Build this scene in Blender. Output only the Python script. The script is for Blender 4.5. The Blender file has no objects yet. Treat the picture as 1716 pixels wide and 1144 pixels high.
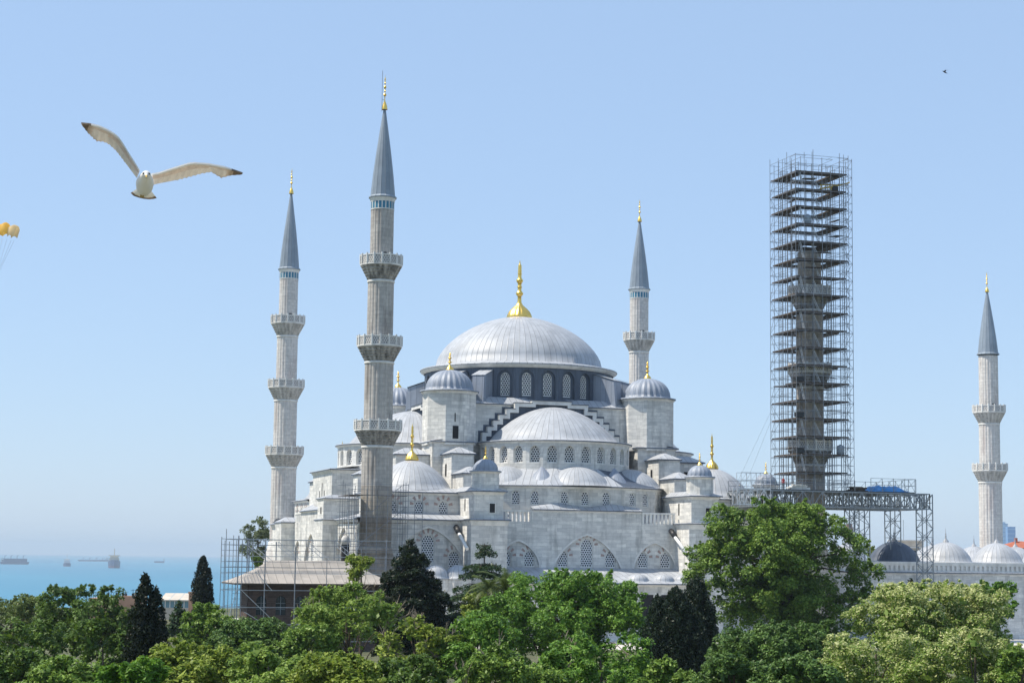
import bpy, math, random
import numpy as np
from mathutils import Vector
from mathutils.geometry import tessellate_polygon

R = math.radians
sc = bpy.context.scene
C = sc.collection

# ---------------------------------------------------------------- camera, sky, sun, exposure
# world: x runs along the mosque's north-east front, y away from the viewer, z = 0 is eye height
F_PX, PITCH, ROLL, YAW = 3124.11, .1149, .0128, .3051      # focal length in pixels of a 1716 px wide frame
cam_d = bpy.data.cameras.new('camera')
cam = bpy.data.objects.new('camera', cam_d)
C.objects.link(cam)
cam_d.sensor_width = 36.0
cam_d.lens = F_PX / 1716 * 36
cam_d.clip_start, cam_d.clip_end = 0.5, 120000
_f = Vector((math.sin(YAW) * math.cos(PITCH), math.cos(YAW) * math.cos(PITCH), math.sin(PITCH)))
_r = Vector((math.cos(YAW), -math.sin(YAW), 0))
_u = _r.cross(_f)
_r2 = _r * math.cos(ROLL) - _u * math.sin(ROLL) * -1
_u2 = _u * math.cos(ROLL) - _r * math.sin(ROLL)
from mathutils import Matrix
cam.matrix_world = Matrix(((_r2.x, _u2.x, -_f.x, 0), (_r2.y, _u2.y, -_f.y, 0), (_r2.z, _u2.z, -_f.z, 0), (0, 0, 0, 1)))
sc.camera = cam

SUN = Vector((-.51, .135, .85)).normalized()                # towards the sun
w = bpy.data.worlds.new('World')
sc.world = w
w.use_nodes = True
sky = w.node_tree.nodes.new('ShaderNodeTexSky')
sky.sky_type = 'NISHITA'
sky.sun_disc = False
sky.sun_elevation = math.asin(SUN.z)
sky.sun_rotation = math.atan2(SUN.x, SUN.y)
sky.altitude = 50
sky.air_density, sky.dust_density, sky.ozone_density = 1.0, .4, 2.0
bg = w.node_tree.nodes['Background']
bg.inputs['Strength'].default_value = .10
_mx = w.node_tree.nodes.new('ShaderNodeMixRGB')            # summer haze evens the sky out
_mx.inputs[0].default_value = .66
_mx.inputs[2].default_value = (2.56, 3.62, 5.3, 1)
w.node_tree.links.new(sky.outputs['Color'], _mx.inputs[1])
w.node_tree.links.new(_mx.outputs[0], bg.inputs['Color'])
sd = bpy.data.lights.new('sun', 'SUN')
sd.energy, sd.angle, sd.color = 3.3, R(.53), (1, .92, .79)
so = bpy.data.objects.new('sun', sd)
C.objects.link(so)
so.rotation_euler = (-SUN).to_track_quat('-Z', 'Y').to_euler()
so.location = (0, 0, 200)
sc.view_settings.view_transform = 'Standard'
sc.view_settings.look = 'None'
sc.view_settings.exposure = 0.8
sc.view_settings.gamma = 1
sc.cycles.max_bounces = 6
sc.cycles.diffuse_bounces = 3
sc.cycles.transparent_max_bounces = 6

GROUND, SEA, HAZE = -11.5, -55.0, 0.8e-4
CU, CV = 91.16, 285.71                                     # the middle of the mosque's dome


def ray(px, py):
    dx, dy = px - 858, 572 - py
    X = dx * math.cos(ROLL) - dy * math.sin(ROLL)
    Y = dx * math.sin(ROLL) + dy * math.cos(ROLL)
    y = F_PX * math.cos(PITCH) - Y * math.sin(PITCH)
    z = F_PX * math.sin(PITCH) + Y * math.cos(PITCH)
    return Vector((X * math.cos(YAW) + y * math.sin(YAW), -X * math.sin(YAW) + y * math.cos(YAW), z))


def at(px, py, dist):
    d = ray(px, py)
    return d * (dist / math.hypot(d.x, d.y))


# ---------------------------------------------------------------- materials
def mat(name, base=(.5, .5, .5), rough=.7, metal=0, spec=.5):
    m = bpy.data.materials.new(name)
    m.use_nodes = True
    b = m.node_tree.nodes['Principled BSDF']
    b.inputs['Base Color'].default_value = (*base, 1)
    b.inputs['Roughness'].default_value = rough
    b.inputs['Metallic'].default_value = metal
    b.inputs['Specular IOR Level'].default_value = spec
    return m


class NT:
    """small helper for writing node graphs"""
    def __init__(s, m):
        s.t = m.node_tree
        s.b = s.t.nodes['Principled BSDF']

    def n(s, kind, **kw):
        nd = s.t.nodes.new('ShaderNode' + kind)
        for k, v in kw.items():
            setattr(nd, k, v)
        return nd

    def set(s, nd, key, v):
        if hasattr(v, 'is_linked') or hasattr(v, 'links'):
            s.t.links.new(v, nd.inputs[key])
        else:
            nd.inputs[key].default_value = v

    def math(s, op, a, b=None, c=None, clamp=False):
        nd = s.n('Math', operation=op, use_clamp=clamp)
        s.set(nd, 0, a)
        if b is not None:
            s.set(nd, 1, b)
        if c is not None:
            s.set(nd, 2, c)
        return nd.outputs[0]

    def mix(s, f, a, b, blend='MIX'):
        nd = s.n('MixRGB', blend_type=blend)
        s.set(nd, 0, f)
        s.set(nd, 1, (*a, 1) if isinstance(a, tuple) else a)
        s.set(nd, 2, (*b, 1) if isinstance(b, tuple) else b)
        return nd.outputs[0]

    def ramp(s, f, a, b, lo=0., hi=1.):
        nd = s.n('MapRange')
        s.set(nd, 0, f)
        s.set(nd, 1, a)
        s.set(nd, 2, b)
        s.set(nd, 3, lo)
        s.set(nd, 4, hi)
        return nd.outputs[0]

    def noise(s, vec, scale, detail=4, rough=.55, stretch=None):
        if stretch:
            mp = s.n('Mapping')
            s.set(mp, 0, vec)
            mp.inputs['Scale'].default_value = stretch
            vec = mp.outputs[0]
        nd = s.n('TexNoise')
        s.set(nd, 'Vector', vec)
        nd.inputs['Scale'].default_value = scale
        nd.inputs['Detail'].default_value = detail
        nd.inputs['Roughness'].default_value = rough
        return nd.outputs['Fac']

    def co(s, which):
        if not hasattr(s, 'tc'):
            s.tc = s.n('TexCoord')
        return s.tc.outputs[which]

    def bump(s, h, strength=.3, dist=.05):
        nd = s.n('Bump')
        nd.inputs['Strength'].default_value = strength
        nd.inputs['Distance'].default_value = dist
        s.set(nd, 'Height', h)
        s.t.links.new(nd.outputs[0], s.b.inputs['Normal'])

    def col(s, v):
        s.t.links.new(v, s.b.inputs['Base Color'])


def stone_mat(name, c1, c2, dirt, bw=1.1, bh=.48, stain=.5, mortar=(.42, .41, .39)):
    m = mat(name, c1, .85, 0, .3)
    t = NT(m)
    br = t.n('TexBrick')
    t.set(br, 'Vector', t.co('UV'))
    br.inputs['Color1'].default_value = (*c1, 1)
    br.inputs['Color2'].default_value = (*c2, 1)
    br.inputs['Mortar'].default_value = (*mortar, 1)
    br.inputs['Scale'].default_value = 1
    br.inputs['Mortar Size'].default_value = .018
    br.inputs['Mortar Smooth'].default_value = .6
    br.inputs['Brick Width'].default_value = bw
    br.inputs['Row Height'].default_value = bh
    br.offset = .5
    o = t.co('Object')
    big = t.noise(o, .22, 5, .6)
    streak = t.noise(o, .5, 5, .65, (1, 1, .16))
    blk = t.noise(t.co('UV'), 1.0, 2, .5, (.9, 2.1, 1))
    c = t.mix(t.ramp(blk, .42, .66, 0, .4), br.outputs['Color'], tuple(x * .70 for x in c2))
    c = t.mix(t.ramp(big, .47, .68, 0, .5 * stain), c, tuple(x * .62 for x in c2))
    fine = t.noise(o, 1.6, 4, .6, (1, 1, .12))
    c = t.mix(t.ramp(streak, .53, .70, 0, stain), c, dirt)
    c = t.mix(t.ramp(fine, .56, .72, 0, .35), c, dirt)
    t.col(c)
    t.bump(t.math('ADD', br.outputs['Fac'], t.math('MULTIPLY', t.noise(o, 3, 4), -1.2)), .35, .03)
    return m


def lead_mat(name, c, rough=.5, seam=.35, joint=2.4, var=.25, metal=0., spec=.5):
    """lead sheet: one unit of u is one sheet wide, v runs up the slope in metres"""
    m = mat(name, c, rough, metal, spec)
    t = NT(m)
    sp = t.n('SeparateXYZ')
    t.set(sp, 0, t.co('UV'))
    fu = t.math('FRACT', sp.outputs[0])
    du = t.math('ABSOLUTE', t.math('SUBTRACT', fu, .5))
    ridge = t.ramp(du, .40, .5)
    row = t.math('DIVIDE', sp.outputs[1], joint)
    sh = t.math('MULTIPLY', t.math('FLOOR', sp.outputs[0]), .37)
    dv = t.math('ABSOLUTE', t.math('SUBTRACT', t.math('FRACT', t.math('ADD', row, sh)), .5))
    jn = t.ramp(dv, .480, .5)
    wn = t.n('TexWhiteNoise', noise_dimensions='2D')
    cb = t.n('CombineXYZ')
    t.set(cb, 0, t.math('FLOOR', sp.outputs[0]))
    t.set(cb, 1, t.math('FLOOR', t.math('ADD', row, sh)))
    t.set(wn, 0, cb.outputs[0])
    o = t.co('Object')
    n1 = t.noise(o, .6, 5, .6, (1, 1, .4))
    cc = t.mix(t.math('MULTIPLY', wn.outputs[0], var), c, tuple(x * .66 for x in c))
    cc = t.mix(t.ramp(n1, .45, .72, 0, .6), cc, tuple(x * .55 for x in c))
    n2 = t.noise(o, .16, 4, .6)
    cc = t.mix(t.ramp(n2, .5, .7, 0, .35), cc, tuple(x * .7 for x in c))
    line = t.math('MAXIMUM', t.ramp(du, .445, .475), t.math('MULTIPLY', jn, .5))
    cc = t.mix(t.math('MULTIPLY', line, seam), cc, tuple(x * .35 for x in c))
    t.col(cc)
    t.bump(t.math('ADD', ridge, t.math('MULTIPLY', n1, .6)), .5, .05)
    return m


def lattice_mat(name, frame, hole, p=.29, r=.33):
    m = mat(name, frame, .7)
    t = NT(m)
    sp = t.n('SeparateXYZ')
    t.set(sp, 0, t.co('UV'))
    v = t.math('DIVIDE', sp.outputs[1], p * .866)
    row = t.math('MULTIPLY', t.math('MODULO', t.math('ADD', t.math('FLOOR', v), 1000), 2), .5)
    u = t.math('ADD', t.math('DIVIDE', sp.outputs[0], p), row)
    u = t.math('SUBTRACT', t.math('FRACT', u), .5)
    v = t.math('MULTIPLY', t.math('SUBTRACT', t.math('FRACT', v), .5), .866)
    d = t.math('SQRT', t.math('ADD', t.math('MULTIPLY', u, u), t.math('MULTIPLY', v, v)))
    k = t.ramp(d, r - .03, r + .03)
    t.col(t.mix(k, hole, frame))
    t.bump(k, .6, .06)
    return m


def plain(name, c, rough=.7, metal=0, var=.25, scale=1.5, stretch=None, spec=.4):
    m = mat(name, c, rough, metal, spec)
    t = NT(m)
    n = t.noise(t.co('Object'), scale, 5, .6, stretch)
    t.col(t.mix(t.ramp(n, .3, .7, 0, 1), tuple(x * (1 - var) for x in c), tuple(min(1, x * (1 + var * .6)) for x in c)))
    return m


def leaf_mat(name, c1, c2, trans=.3, c3=None, share=.0):
    m = bpy.data.materials.new(name)
    m.use_nodes = True
    t = NT(m)
    g = t.n('NewGeometry')
    rnd = g.outputs['Random Per Island']
    c = t.mix(rnd, c1, c2)
    if c3:
        c = t.mix(t.math('GREATER_THAN', t.math('FRACT', t.math('MULTIPLY', rnd, 7.31)), 1 - share), c, c3)
    big = t.noise(t.co('Object'), .35, 3)
    c = t.mix(t.ramp(big, .4, .65, 0, .4), c, tuple(x * .8 for x in c1))
    t.col(c)
    t.b.inputs['Roughness'].default_value = .5
    t.b.inputs['Specular IOR Level'].default_value = .3
    tr = t.n('BsdfTranslucent')
    t.set(tr, 0, t.mix(.35, c, (.16, .24, .01)))
    mx = t.n('MixShader')
    mx.inputs[0].default_value = trans
    t.t.links.new(t.b.outputs[0], mx.inputs[1])
    t.t.links.new(tr.outputs[0], mx.inputs[2])
    out = [n for n in t.t.nodes if n.type == 'OUTPUT_MATERIAL'][0]
    t.t.links.new(mx.outputs[0], out.inputs[0])
    return m


M = {}
M['stone'] = stone_mat('pale_limestone', (.85, .83, .775), (.62, .615, .59), (.24, .245, .24), 1.5, .52, .7, (.46, .45, .43))
M['trim'] = plain('smooth_limestone', (.74, .73, .695), .8, 0, .22, .8, (1, 1, .4))
M['red'] = plain('red_stone', (.42, .31, .275), .8, 0, .25, 2)
M['shaft'] = stone_mat('weathered_minaret_stone', (.56, .53, .485), (.45, .425, .395), (.15, .13, .115), .9, .55, .75, (.27, .25, .23))
M['paleshaft'] = stone_mat('pale_minaret_stone', (.72, .69, .65), (.61, .59, .56), (.34, .255, .235), .9, .55, .45, (.36, .35, .33))
M['brownshaft'] = stone_mat('brown_minaret_stone', (.60, .54, .47), (.48, .43, .38), (.19, .165, .145), .9, .55, .7, (.16, .14, .12))
M['corbel'] = plain('sooty_corbel_stone', (.37, .35, .32), .9, 0, .7, 1.6, (1, 1, .35))
M['corbelpale'] = plain('pale_corbel_stone', (.52, .50, .465), .9, 0, .4, 1.6, (1, 1, .35))
M['lead'] = lead_mat('bright_lead_sheet', (.455, .475, .505), .48, .8, var=.4, spec=.45)
M['leadblue'] = lead_mat('bluish_lead_sheet', (.30, .34, .41), .5, .5)
M['leaddark'] = lead_mat('dark_lead_and_shade', (.085, .11, .155), .55, .5, 1.6, .5)  # dark lead cladding; elsewhere the same colour stands for shade
M['leadcone'] = lead_mat('cone_lead_sheet', (.27, .325, .385), .5, .6, 2.4, .35)
M['leadcourt'] = lead_mat('court_dome_lead', (.44, .46, .49), .45, .8)
M['gold'] = mat('gilded_copper', (1.0, .66, .16), .32, 1.0)
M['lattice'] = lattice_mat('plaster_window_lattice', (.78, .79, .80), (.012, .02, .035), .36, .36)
M['latticeshade'] = lattice_mat('shaded_window_lattice', (.72, .72, .71), (.008, .014, .025), .38, .36)  # darker copy of the lattice for drum windows, shade put into its colour
M['pierced'] = lattice_mat('pierced_marble', (.58, .56, .53), (.17, .165, .16), .34, .30)
M['tile'] = plain('blue_tile_band', (.05, .22, .34), .35, 0, .3, 6)
M['dark'] = mat('dark_opening', (.012, .012, .014), .9)
M['steel'] = plain('galvanised_tube', (.23, .25, .28), .45, .35, .3, 3)
M['steellight'] = plain('new_galvanised_tube', (.58, .60, .62), .45, .3, .2, 3)
M['plank'] = plain('weathered_plank', (.095, .07, .052), .85, 0, .5, 1.5, (4, .4, 1))
M['grey'] = plain('grey_painted_steel', (.25, .285, .315), .5, .2, .25, 2)
M['darkgrey'] = plain('dark_underside', (.06, .065, .07), .8, 0, .4, 1)
M['tarp'] = plain('blue_tarpaulin', (.03, .24, .55), .45, 0, .5, 1.3)
M['white'] = plain('white_paint', (.78, .78, .76), .6, 0, .1, 2)
M['blackmetal'] = mat('black_metal', (.02, .02, .022), .5)
# ---------------------------------------------------------------- mesh helpers
class MB:
    """collects faces with uv and material slots; build() links them as ONE mesh object"""
    def __init__(s, T=None):
        s.v, s.f, s.uv, s.m, s.sm = [], [], [], [], []
        s.T = T or (lambda p: p)

    def face(s, pts, m=0, uv=None, smooth=False):
        pts = [s.T(p) for p in pts]
        i = len(s.v)
        s.v += [tuple(p) for p in pts]
        s.f.append(tuple(range(i, i + len(pts))))
        if uv is None:
            a, b, c = Vector(pts[0]), Vector(pts[1]), Vector(pts[2])
            n = (b - a).cross(c - a)
            if n.length < 1e-9 and len(pts) > 3:
                n = (c - a).cross(Vector(pts[3]) - a)
            n = n.normalized() if n.length > 1e-12 else Vector((0, 0, 1))
            if abs(n.z) > .985:
                uv = [(p[0], p[1]) for p in pts]
            else:
                t = Vector((-n.y, n.x, 0)).normalized()
                k = 1 / max(.25, math.sqrt(max(1e-6, 1 - n.z * n.z)))
                uv = [(p[0] * t.x + p[1] * t.y, p[2] * k) for p in pts]
        s.uv.append(uv)
        s.m.append(m)
        s.sm.append(smooth)

    def box(s, x0, x1, y0, y1, z0, z1, m=0, top=None, skip=''):
        a, b, c, d = (x0, y0), (x1, y0), (x1, y1), (x0, y1)
        for k, (p, q) in zip('fxby', ((a, b), (b, c), (c, d), (d, a))):
            if k not in skip:
                s.face([(*p, z0), (*q, z0), (*q, z1), (*p, z1)], m)
        if 't' not in skip:
            s.face([(*a, z1), (*b, z1), (*c, z1), (*d, z1)], m if top is None else top)
        if 'd' not in skip:
            s.face([(*d, z0), (*c, z0), (*b, z0), (*a, z0)], m)

    def prism(s, poly, z0, z1, m=0, top=None, cap=True, bot=False):
        n = len(poly)
        for i in range(n):
            p, q = poly[i], poly[(i + 1) % n]
            s.face([(*p, z0), (*q, z0), (*q, z1), (*p, z1)], m)
        if cap:
            s.face([(*p, z1) for p in poly], m if top is None else top)
        if bot:
            s.face([(*p, z0) for p in reversed(poly)], m if top is None else top)

    def frustum(s, polys, m=0, k=.7, close=True):
        """rings of equal length, each a list of 3-D points"""
        n = len(polys[0])
        for a, b in zip(polys, polys[1:]):
            for i in range(n if close else n - 1):
                j = (i + 1) % n
                s.face([a[i], a[j], b[j], b[i]], m)

    def lathe(s, prof, n=32, c=(0, 0), a0=0., a1=2 * math.pi, m=0, smooth=True, sheets=None, mod=None, uref=None, ell=1.0):
        """prof: (r, z) from bottom to top; sheets: u counts sheets round the circle, else metres"""
        full = abs(a1 - a0) > 6.28
        L = [0.]
        for (r0, z0), (r1, z1) in zip(prof, prof[1:]):
            L.append(L[-1] + math.hypot(r1 - r0, z1 - z0))
        rm = uref or max(r for r, z in prof)

        def pt(i, k):
            a = a0 + (a1 - a0) * i / n
            r, z = prof[k]
            if mod:
                r = r * mod(a, k)
            return (c[0] + r * math.cos(a), c[1] + r * math.sin(a) * ell, z)

        def u(i):
            a = (a1 - a0) * i / n
            return a / (2 * math.pi) * sheets if sheets else a * rm
        for k in range(len(prof) - 1):
            mk = m[k] if isinstance(m, (list, tuple)) else m
            for i in range(n):
                s.face([pt(i, k), pt(i + 1, k), pt(i + 1, k + 1), pt(i, k + 1)], mk,
                       [(u(i), L[k] if sheets else prof[k][1]), (u(i + 1), L[k] if sheets else prof[k][1]),
                        (u(i + 1), L[k + 1] if sheets else prof[k + 1][1]), (u(i), L[k + 1] if sheets else prof[k + 1][1])], smooth)

    def tube(s, p, q, r=.05, n=4, r2=None, m=0, cap=True, smooth=False):
        p, q = Vector(p), Vector(q)
        d = (q - p)
        if d.length < 1e-6:
            return
        d.normalize()
        x = d.orthogonal().normalized()
        y = d.cross(x)
        r2 = r if r2 is None else r2
        A = [p + (x * math.cos(2 * math.pi * i / n) + y * math.sin(2 * math.pi * i / n)) * r for i in range(n)]
        B = [q + (x * math.cos(2 * math.pi * i / n) + y * math.sin(2 * math.pi * i / n)) * r2 for i in range(n)]
        for i in range(n):
            j = (i + 1) % n
            s.face([A[i], A[j], B[j], B[i]], m, smooth=smooth)
        if cap:
            s.face(A[::-1], m)
            s.face(B, m)

    def poly3(s, outer, holes, fn, m=0):
        """flat polygon with holes in (s, z), mapped to space by fn"""
        allp = [Vector((x, y, 0)) for x, y in outer]
        loops = [allp]
        flat = list(outer)
        for h in holes:
            loops.append([Vector((x, y, 0)) for x, y in h])
            flat += list(h)
        for tri in tessellate_polygon(loops):
            P = [flat[i] for i in tri]
            ar = (P[1][0] - P[0][0]) * (P[2][1] - P[0][1]) - (P[2][0] - P[0][0]) * (P[1][1] - P[0][1])
            if abs(ar) < 1e-9:
                continue
            if ar < 0:
                P = P[::-1]
            s.face([fn(*p) for p in P], m, uv=P)

    def build(s, name, mats, parent=None, origin=(0, 0, 0)):
        me = bpy.data.meshes.new(name)
        V = np.array(s.v, dtype=np.float64) - np.array(origin)
        me.from_pydata(V.tolist(), [], s.f)
        if not isinstance(mats, (list, tuple)):
            mats = [mats]
        for k in mats:
            me.materials.append(M[k] if isinstance(k, str) else k)
        me.polygons.foreach_set('material_index', s.m)
        me.polygons.foreach_set('use_smooth', s.sm)
        uvl = me.uv_layers.new(name='UVMap')
        uvl.data.foreach_set('uv', [x for f in s.uv for p in f for x in p])
        if any(s.sm):
            import bmesh
            bm = bmesh.new()
            bm.from_mesh(me)
            bmesh.ops.remove_doubles(bm, verts=bm.verts, dist=1e-4)
            bm.to_mesh(me)
            bm.free()
        me.update()
        o = bpy.data.objects.new(name, me)
        C.objects.link(o)
        if parent is not None:
            o.parent = parent
        else:
            o.location = origin
        return o


def tag(o, label=None, cat=None, group=None, kind=None):
    for k, v in (('label', label), ('category', cat), ('group', group), ('kind', kind)):
        if v:
            o[k] = v
    return o


def thing(name, loc, label, cat, group=None):
    o = bpy.data.objects.new(name, None)
    o.empty_display_size = .5
    C.objects.link(o)
    o.location = loc
    return tag(o, label, cat, group)


def arch(cx, z0, wd, h, n=7, point=.12):
    """outline of a slightly pointed arch, counter-clockwise from bottom left... h = full height"""
    r = wd / 2
    rise = min(r * (1 + point), h * .9)
    zs = z0 + h - rise
    pts = [(cx - r, z0), (cx + r, z0)]
    for i in range(2 * n + 1):
        t = math.pi * i / (2 * n)
        x, y = math.cos(t), math.sin(t)
        y = y * (1 + point * (1 - abs(x)))
        pts.append((cx + r * x, zs + y * rise / (1 + point)))
    return pts


# ---------------------------------------------------------------- ground, sea, haze
def structure(name, mb, mats, origin=(0, 0, 0)):
    return tag(mb.build(name, mats, None, origin), kind='structure')


M['earth'] = plain('park_ground', (.10, .105, .05), .95, 0, .5, .25)
M['sea'] = mat('sea_water', (.035, .19, .31), .42, 0, .35)
_t = NT(M['sea'])
_n1 = _t.noise(_t.co('Object'), .012, 6, .6, (1, .35, 1))
_n2 = _t.noise(_t.co('Object'), .0011, 5, .6, (1, .3, 1))
_t.col(_t.mix(_t.ramp(_n2, .35, .7), (.022, .165, .275), (.038, .23, .34)))
_t.bump(_n1, .5, 3)

mb = MB()
gx = [-40000, -9000, -3000, -1200, -500, -200, -80, 0, 80, 200, 400, 800, 1500, 3000, 6000, 12000]
gy = [-3000, -400, -60, 0, 60, 120, 180, 240, 320, 400, 470, 560, 680, 820, 1000, 1300, 3000]


def land_z(x, y):
    z = GROUND - 4 * max(0, min(1, (150 - math.hypot(x, y)) / 150))
    e = y + max(0, -x - 100) * .35 - max(0, x - 150) * .9       # the shore runs off to the right
    t = max(0, min(1, (e - 390) / 420))
    return z + (SEA - 4 - z) * (t * t * (3 - 2 * t))


for i in range(len(gx) - 1):
    for j in range(len(gy) - 1):
        q = [(gx[i], gy[j]), (gx[i + 1], gy[j]), (gx[i + 1], gy[j + 1]), (gx[i], gy[j + 1])]
        mb.face([(x, y, land_z(x, y)) for x, y in q], 0, smooth=True)
structure('ground', mb, 'earth')
mb = MB()
mb.box(CU - 42, CU + 130, CV - 62, CV + 50, GROUND - .6, GROUND + .02)  # pale paving behind the trees, added to bounce sunlight onto the front
M['paving'] = stone_mat('pale_stone_paving', (.66, .62, .56), (.58, .55, .50), (.4, .38, .35), 1.2, .8, .3)
structure('bounce_paving', mb, 'paving')
mb = MB()
for i in range(8):
    for j in range(8):
        x0, y0 = -26000 + i * 6500, 200 + j * 3300
        mb.face([(x0, y0, SEA), (x0 + 6500, y0, SEA), (x0 + 6500, y0 + 3300, SEA), (x0, y0 + 3300, SEA)])
structure('sea', mb, 'sea')

hz = bpy.data.materials.new('sea_haze')
hz.use_nodes = True
nt = hz.node_tree
nt.nodes.remove(nt.nodes['Principled BSDF'])
pv = nt.nodes.new('ShaderNodeVolumePrincipled')
pv.inputs['Color'].default_value = (.72, .87, 1, 1)
pv.inputs['Density'].default_value = HAZE
nt.links.new(pv.outputs[0], [n for n in nt.nodes if n.type == 'OUTPUT_MATERIAL'][0].inputs['Volume'])
mb = MB()
mb.box(-41000, 41000, -4000, 30000, SEA - 6, 125)
tag(mb.build('haze', hz), kind='stuff')
# ---------------------------------------------------------------- the mosque
mosque = thing('mosque', (CU, CV, GROUND), 'great domed pale stone mosque with cascading lead domes and gilded finials', 'mosque')
MO = (CU, CV, GROUND)


def rot(k):
    """quarter turn about the dome axis; local (a, b, z) -> world"""
    c, s_ = ((1, 0), (0, 1), (-1, 0), (0, -1))[k % 4]
    return lambda p: (CU + p[0] * c - p[1] * s_, CV + p[0] * s_ + p[1] * c, p[2])


def wall_fn(p0, p1, off=0.):
    """(s, z) -> (a, b, z) on the wall from p0 to p1 (outward normal to the right of the walk)"""
    d = Vector((p1[0] - p0[0], p1[1] - p0[1])).normalized()
    n = Vector((d.y, -d.x))
    return lambda s, z: (p0[0] + d.x * s + n.x * off, p0[1] + d.y * s + n.y * off, z)


def wlen(p0, p1):
    return math.hypot(p1[0] - p0[0], p1[1] - p0[1])


def reveal(mb, outline, p0, p1, off0, off1, m=1):
    f0, f1 = wall_fn(p0, p1, off0), wall_fn(p0, p1, off1)
    n = len(outline)
    for i in range(n):
        p, q = outline[i], outline[(i + 1) % n]
        mb.face([f0(*q), f0(*p), f1(*p), f1(*q)], m)


def window(T, p0, p1, outline, off, parent, lat='lattice', frame=.14):
    """lattice panel with a stone rim, standing at depth off of the wall p0-p1"""
    mb = MB(T)
    cx = sum(p[0] for p in outline) / len(outline)
    cz = (min(p[1] for p in outline) + max(p[1] for p in outline)) / 2
    hw = (max(p[0] for p in outline) - min(p[0] for p in outline)) / 2
    hh = (max(p[1] for p in outline) - min(p[1] for p in outline)) / 2
    inner = [(cx + (x - cx) * (1 - frame / hw), cz + (z - cz) * (1 - frame / hh)) for x, z in outline]
    mb.poly3(inner, [], wall_fn(p0, p1, off), 0)
    mb.poly3(outline, [inner], wall_fn(p0, p1, off + .06), 1)
    reveal(mb, inner, p0, p1, off + .06, off, 1)
    return mb.build('window', [lat, 'trim'], parent, MO)


def voussoirs(mb, p0, p1, cx, z0, wd, h, m, n=11, thick=.5):
    r = wd / 2
    zs = z0 + h - r * 1.06
    f = wall_fn(p0, p1, .025)
    for i in range(n):
        if i % 2:
            continue
        a, b = math.pi * (i + .08) / n, math.pi * (i + .92) / n
        pts = []
        for t, rr in ((a, r + .16), (b, r + .16), (b, r + .16 + thick), (a, r + .16 + thick)):
            pts.append(f(cx + rr * math.cos(t), zs + rr * math.sin(t) * 1.06))
        mb.face([pts[0], pts[3], pts[2], pts[1]], m)


def finial(parent, T, c, z0, h, rb, origin=MO):
    """gilded bulbs on a spire"""
    P = [(rb, 0), (rb * 1.02, .015), (rb * .93, .05), (rb * .80, .11), (rb * .55, .17), (rb * .28, .225), (rb * .17, .27)]
    kn = 1.0 if rb > .8 else 1.75
    for zc, rr, hh in ((.42, .24, .04), (.53, .16, .02), (.64, .22, .04), (.76, .14, .02), (.86, .12, .03)):
        rr *= kn
        P += [(rb * .15, zc - hh * 1.25), (rb * rr * 1.0, zc - hh * .6), (rb * rr * 1.3, zc), (rb * rr * 1.0, zc + hh * .6), (rb * .15, zc + hh * 1.25)]
    P += [(rb * .07, .92), (rb * .04, .96), (.01, 1.0)]
    fl = lambda a, k: 1 + (.045 * math.cos(a * 16) if 1 < k < 5 and rb > .8 else 0)
    mb = MB(T)
    mb.lathe([(r, z0 + z * h) for r, z in P], 64 if rb > .8 else 16, c, m=0, mod=fl)
    return mb.build('finial', 'gold', parent, origin)


_id = lambda p: p


def cap(r, z0, h, n=14, e=1.0, f=.5):
    """flat dome: radius r (1 - t^e)^f at height t"""
    P = []
    for i in range(n + 1):
        t = math.sin(math.pi / 2 * i / n) ** (2 / (1 + e))
        P.append((max(.02, r * max(0., 1 - t ** e) ** f), z0 + h * t))
    return P


def dome_prof(r, z0, h, n=12, lip=.0, power=1.0):
    P = []
    if lip:
        P += [(r + lip, z0 - .12 * lip - .18), (r + lip, z0 - .1 * lip), (r + lip * .45, z0 + .10 * lip)]
    for i in range(n + 1):
        t = math.pi / 2 * i / n
        P.append((max(.02, r * math.cos(t) ** power), z0 + .12 + (h - .12) * math.sin(t)))
    return P


def cornice(mb, pts, z, m=1, ml=2, out=.35, th=.38, closed=False, T=None):
    """projecting stone cornice with a lead drip above it along the wall line"""
    n = len(pts)
    rng = range(n if closed else n - 1)
    off = []
    for i in range(n):
        ds = []
        if closed or i > 0:
            ds.append(Vector(pts[i]) - Vector(pts[i - 1]))
        if closed or i < n - 1:
            ds.append(Vector(pts[(i + 1) % n]) - Vector(pts[i]))
        nn = Vector((0, 0))
        ns = [Vector((d.y, -d.x)).normalized() for d in ds]
        for k in ns:
            nn += k
        nn.normalize()
        off.append(nn / max(.4, nn.dot(ns[0])))
    ring = lambda o, z_: [(*(Vector(p) + d * o), z_) for p, d in zip(pts, off)]
    A = [ring(.004, z - th), ring(out * .55, z - th * .45), ring(out * .6, z - .14), ring(out, z - .12)]
    mb.frustum(A, m, close=closed)
    mb.frustum([ring(out, z - .12), ring(out + .10, z - .10), ring(out + .09, z + .02)], 3 if ml == 2 else ml, close=closed)  # dark drip strip: the shadow gap under the edge, put into colour
    mb.frustum([ring(out + .09, z + .02), ring(out + .04, z + .09), ring(-.3, z + .14)], ml, close=closed)


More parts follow.
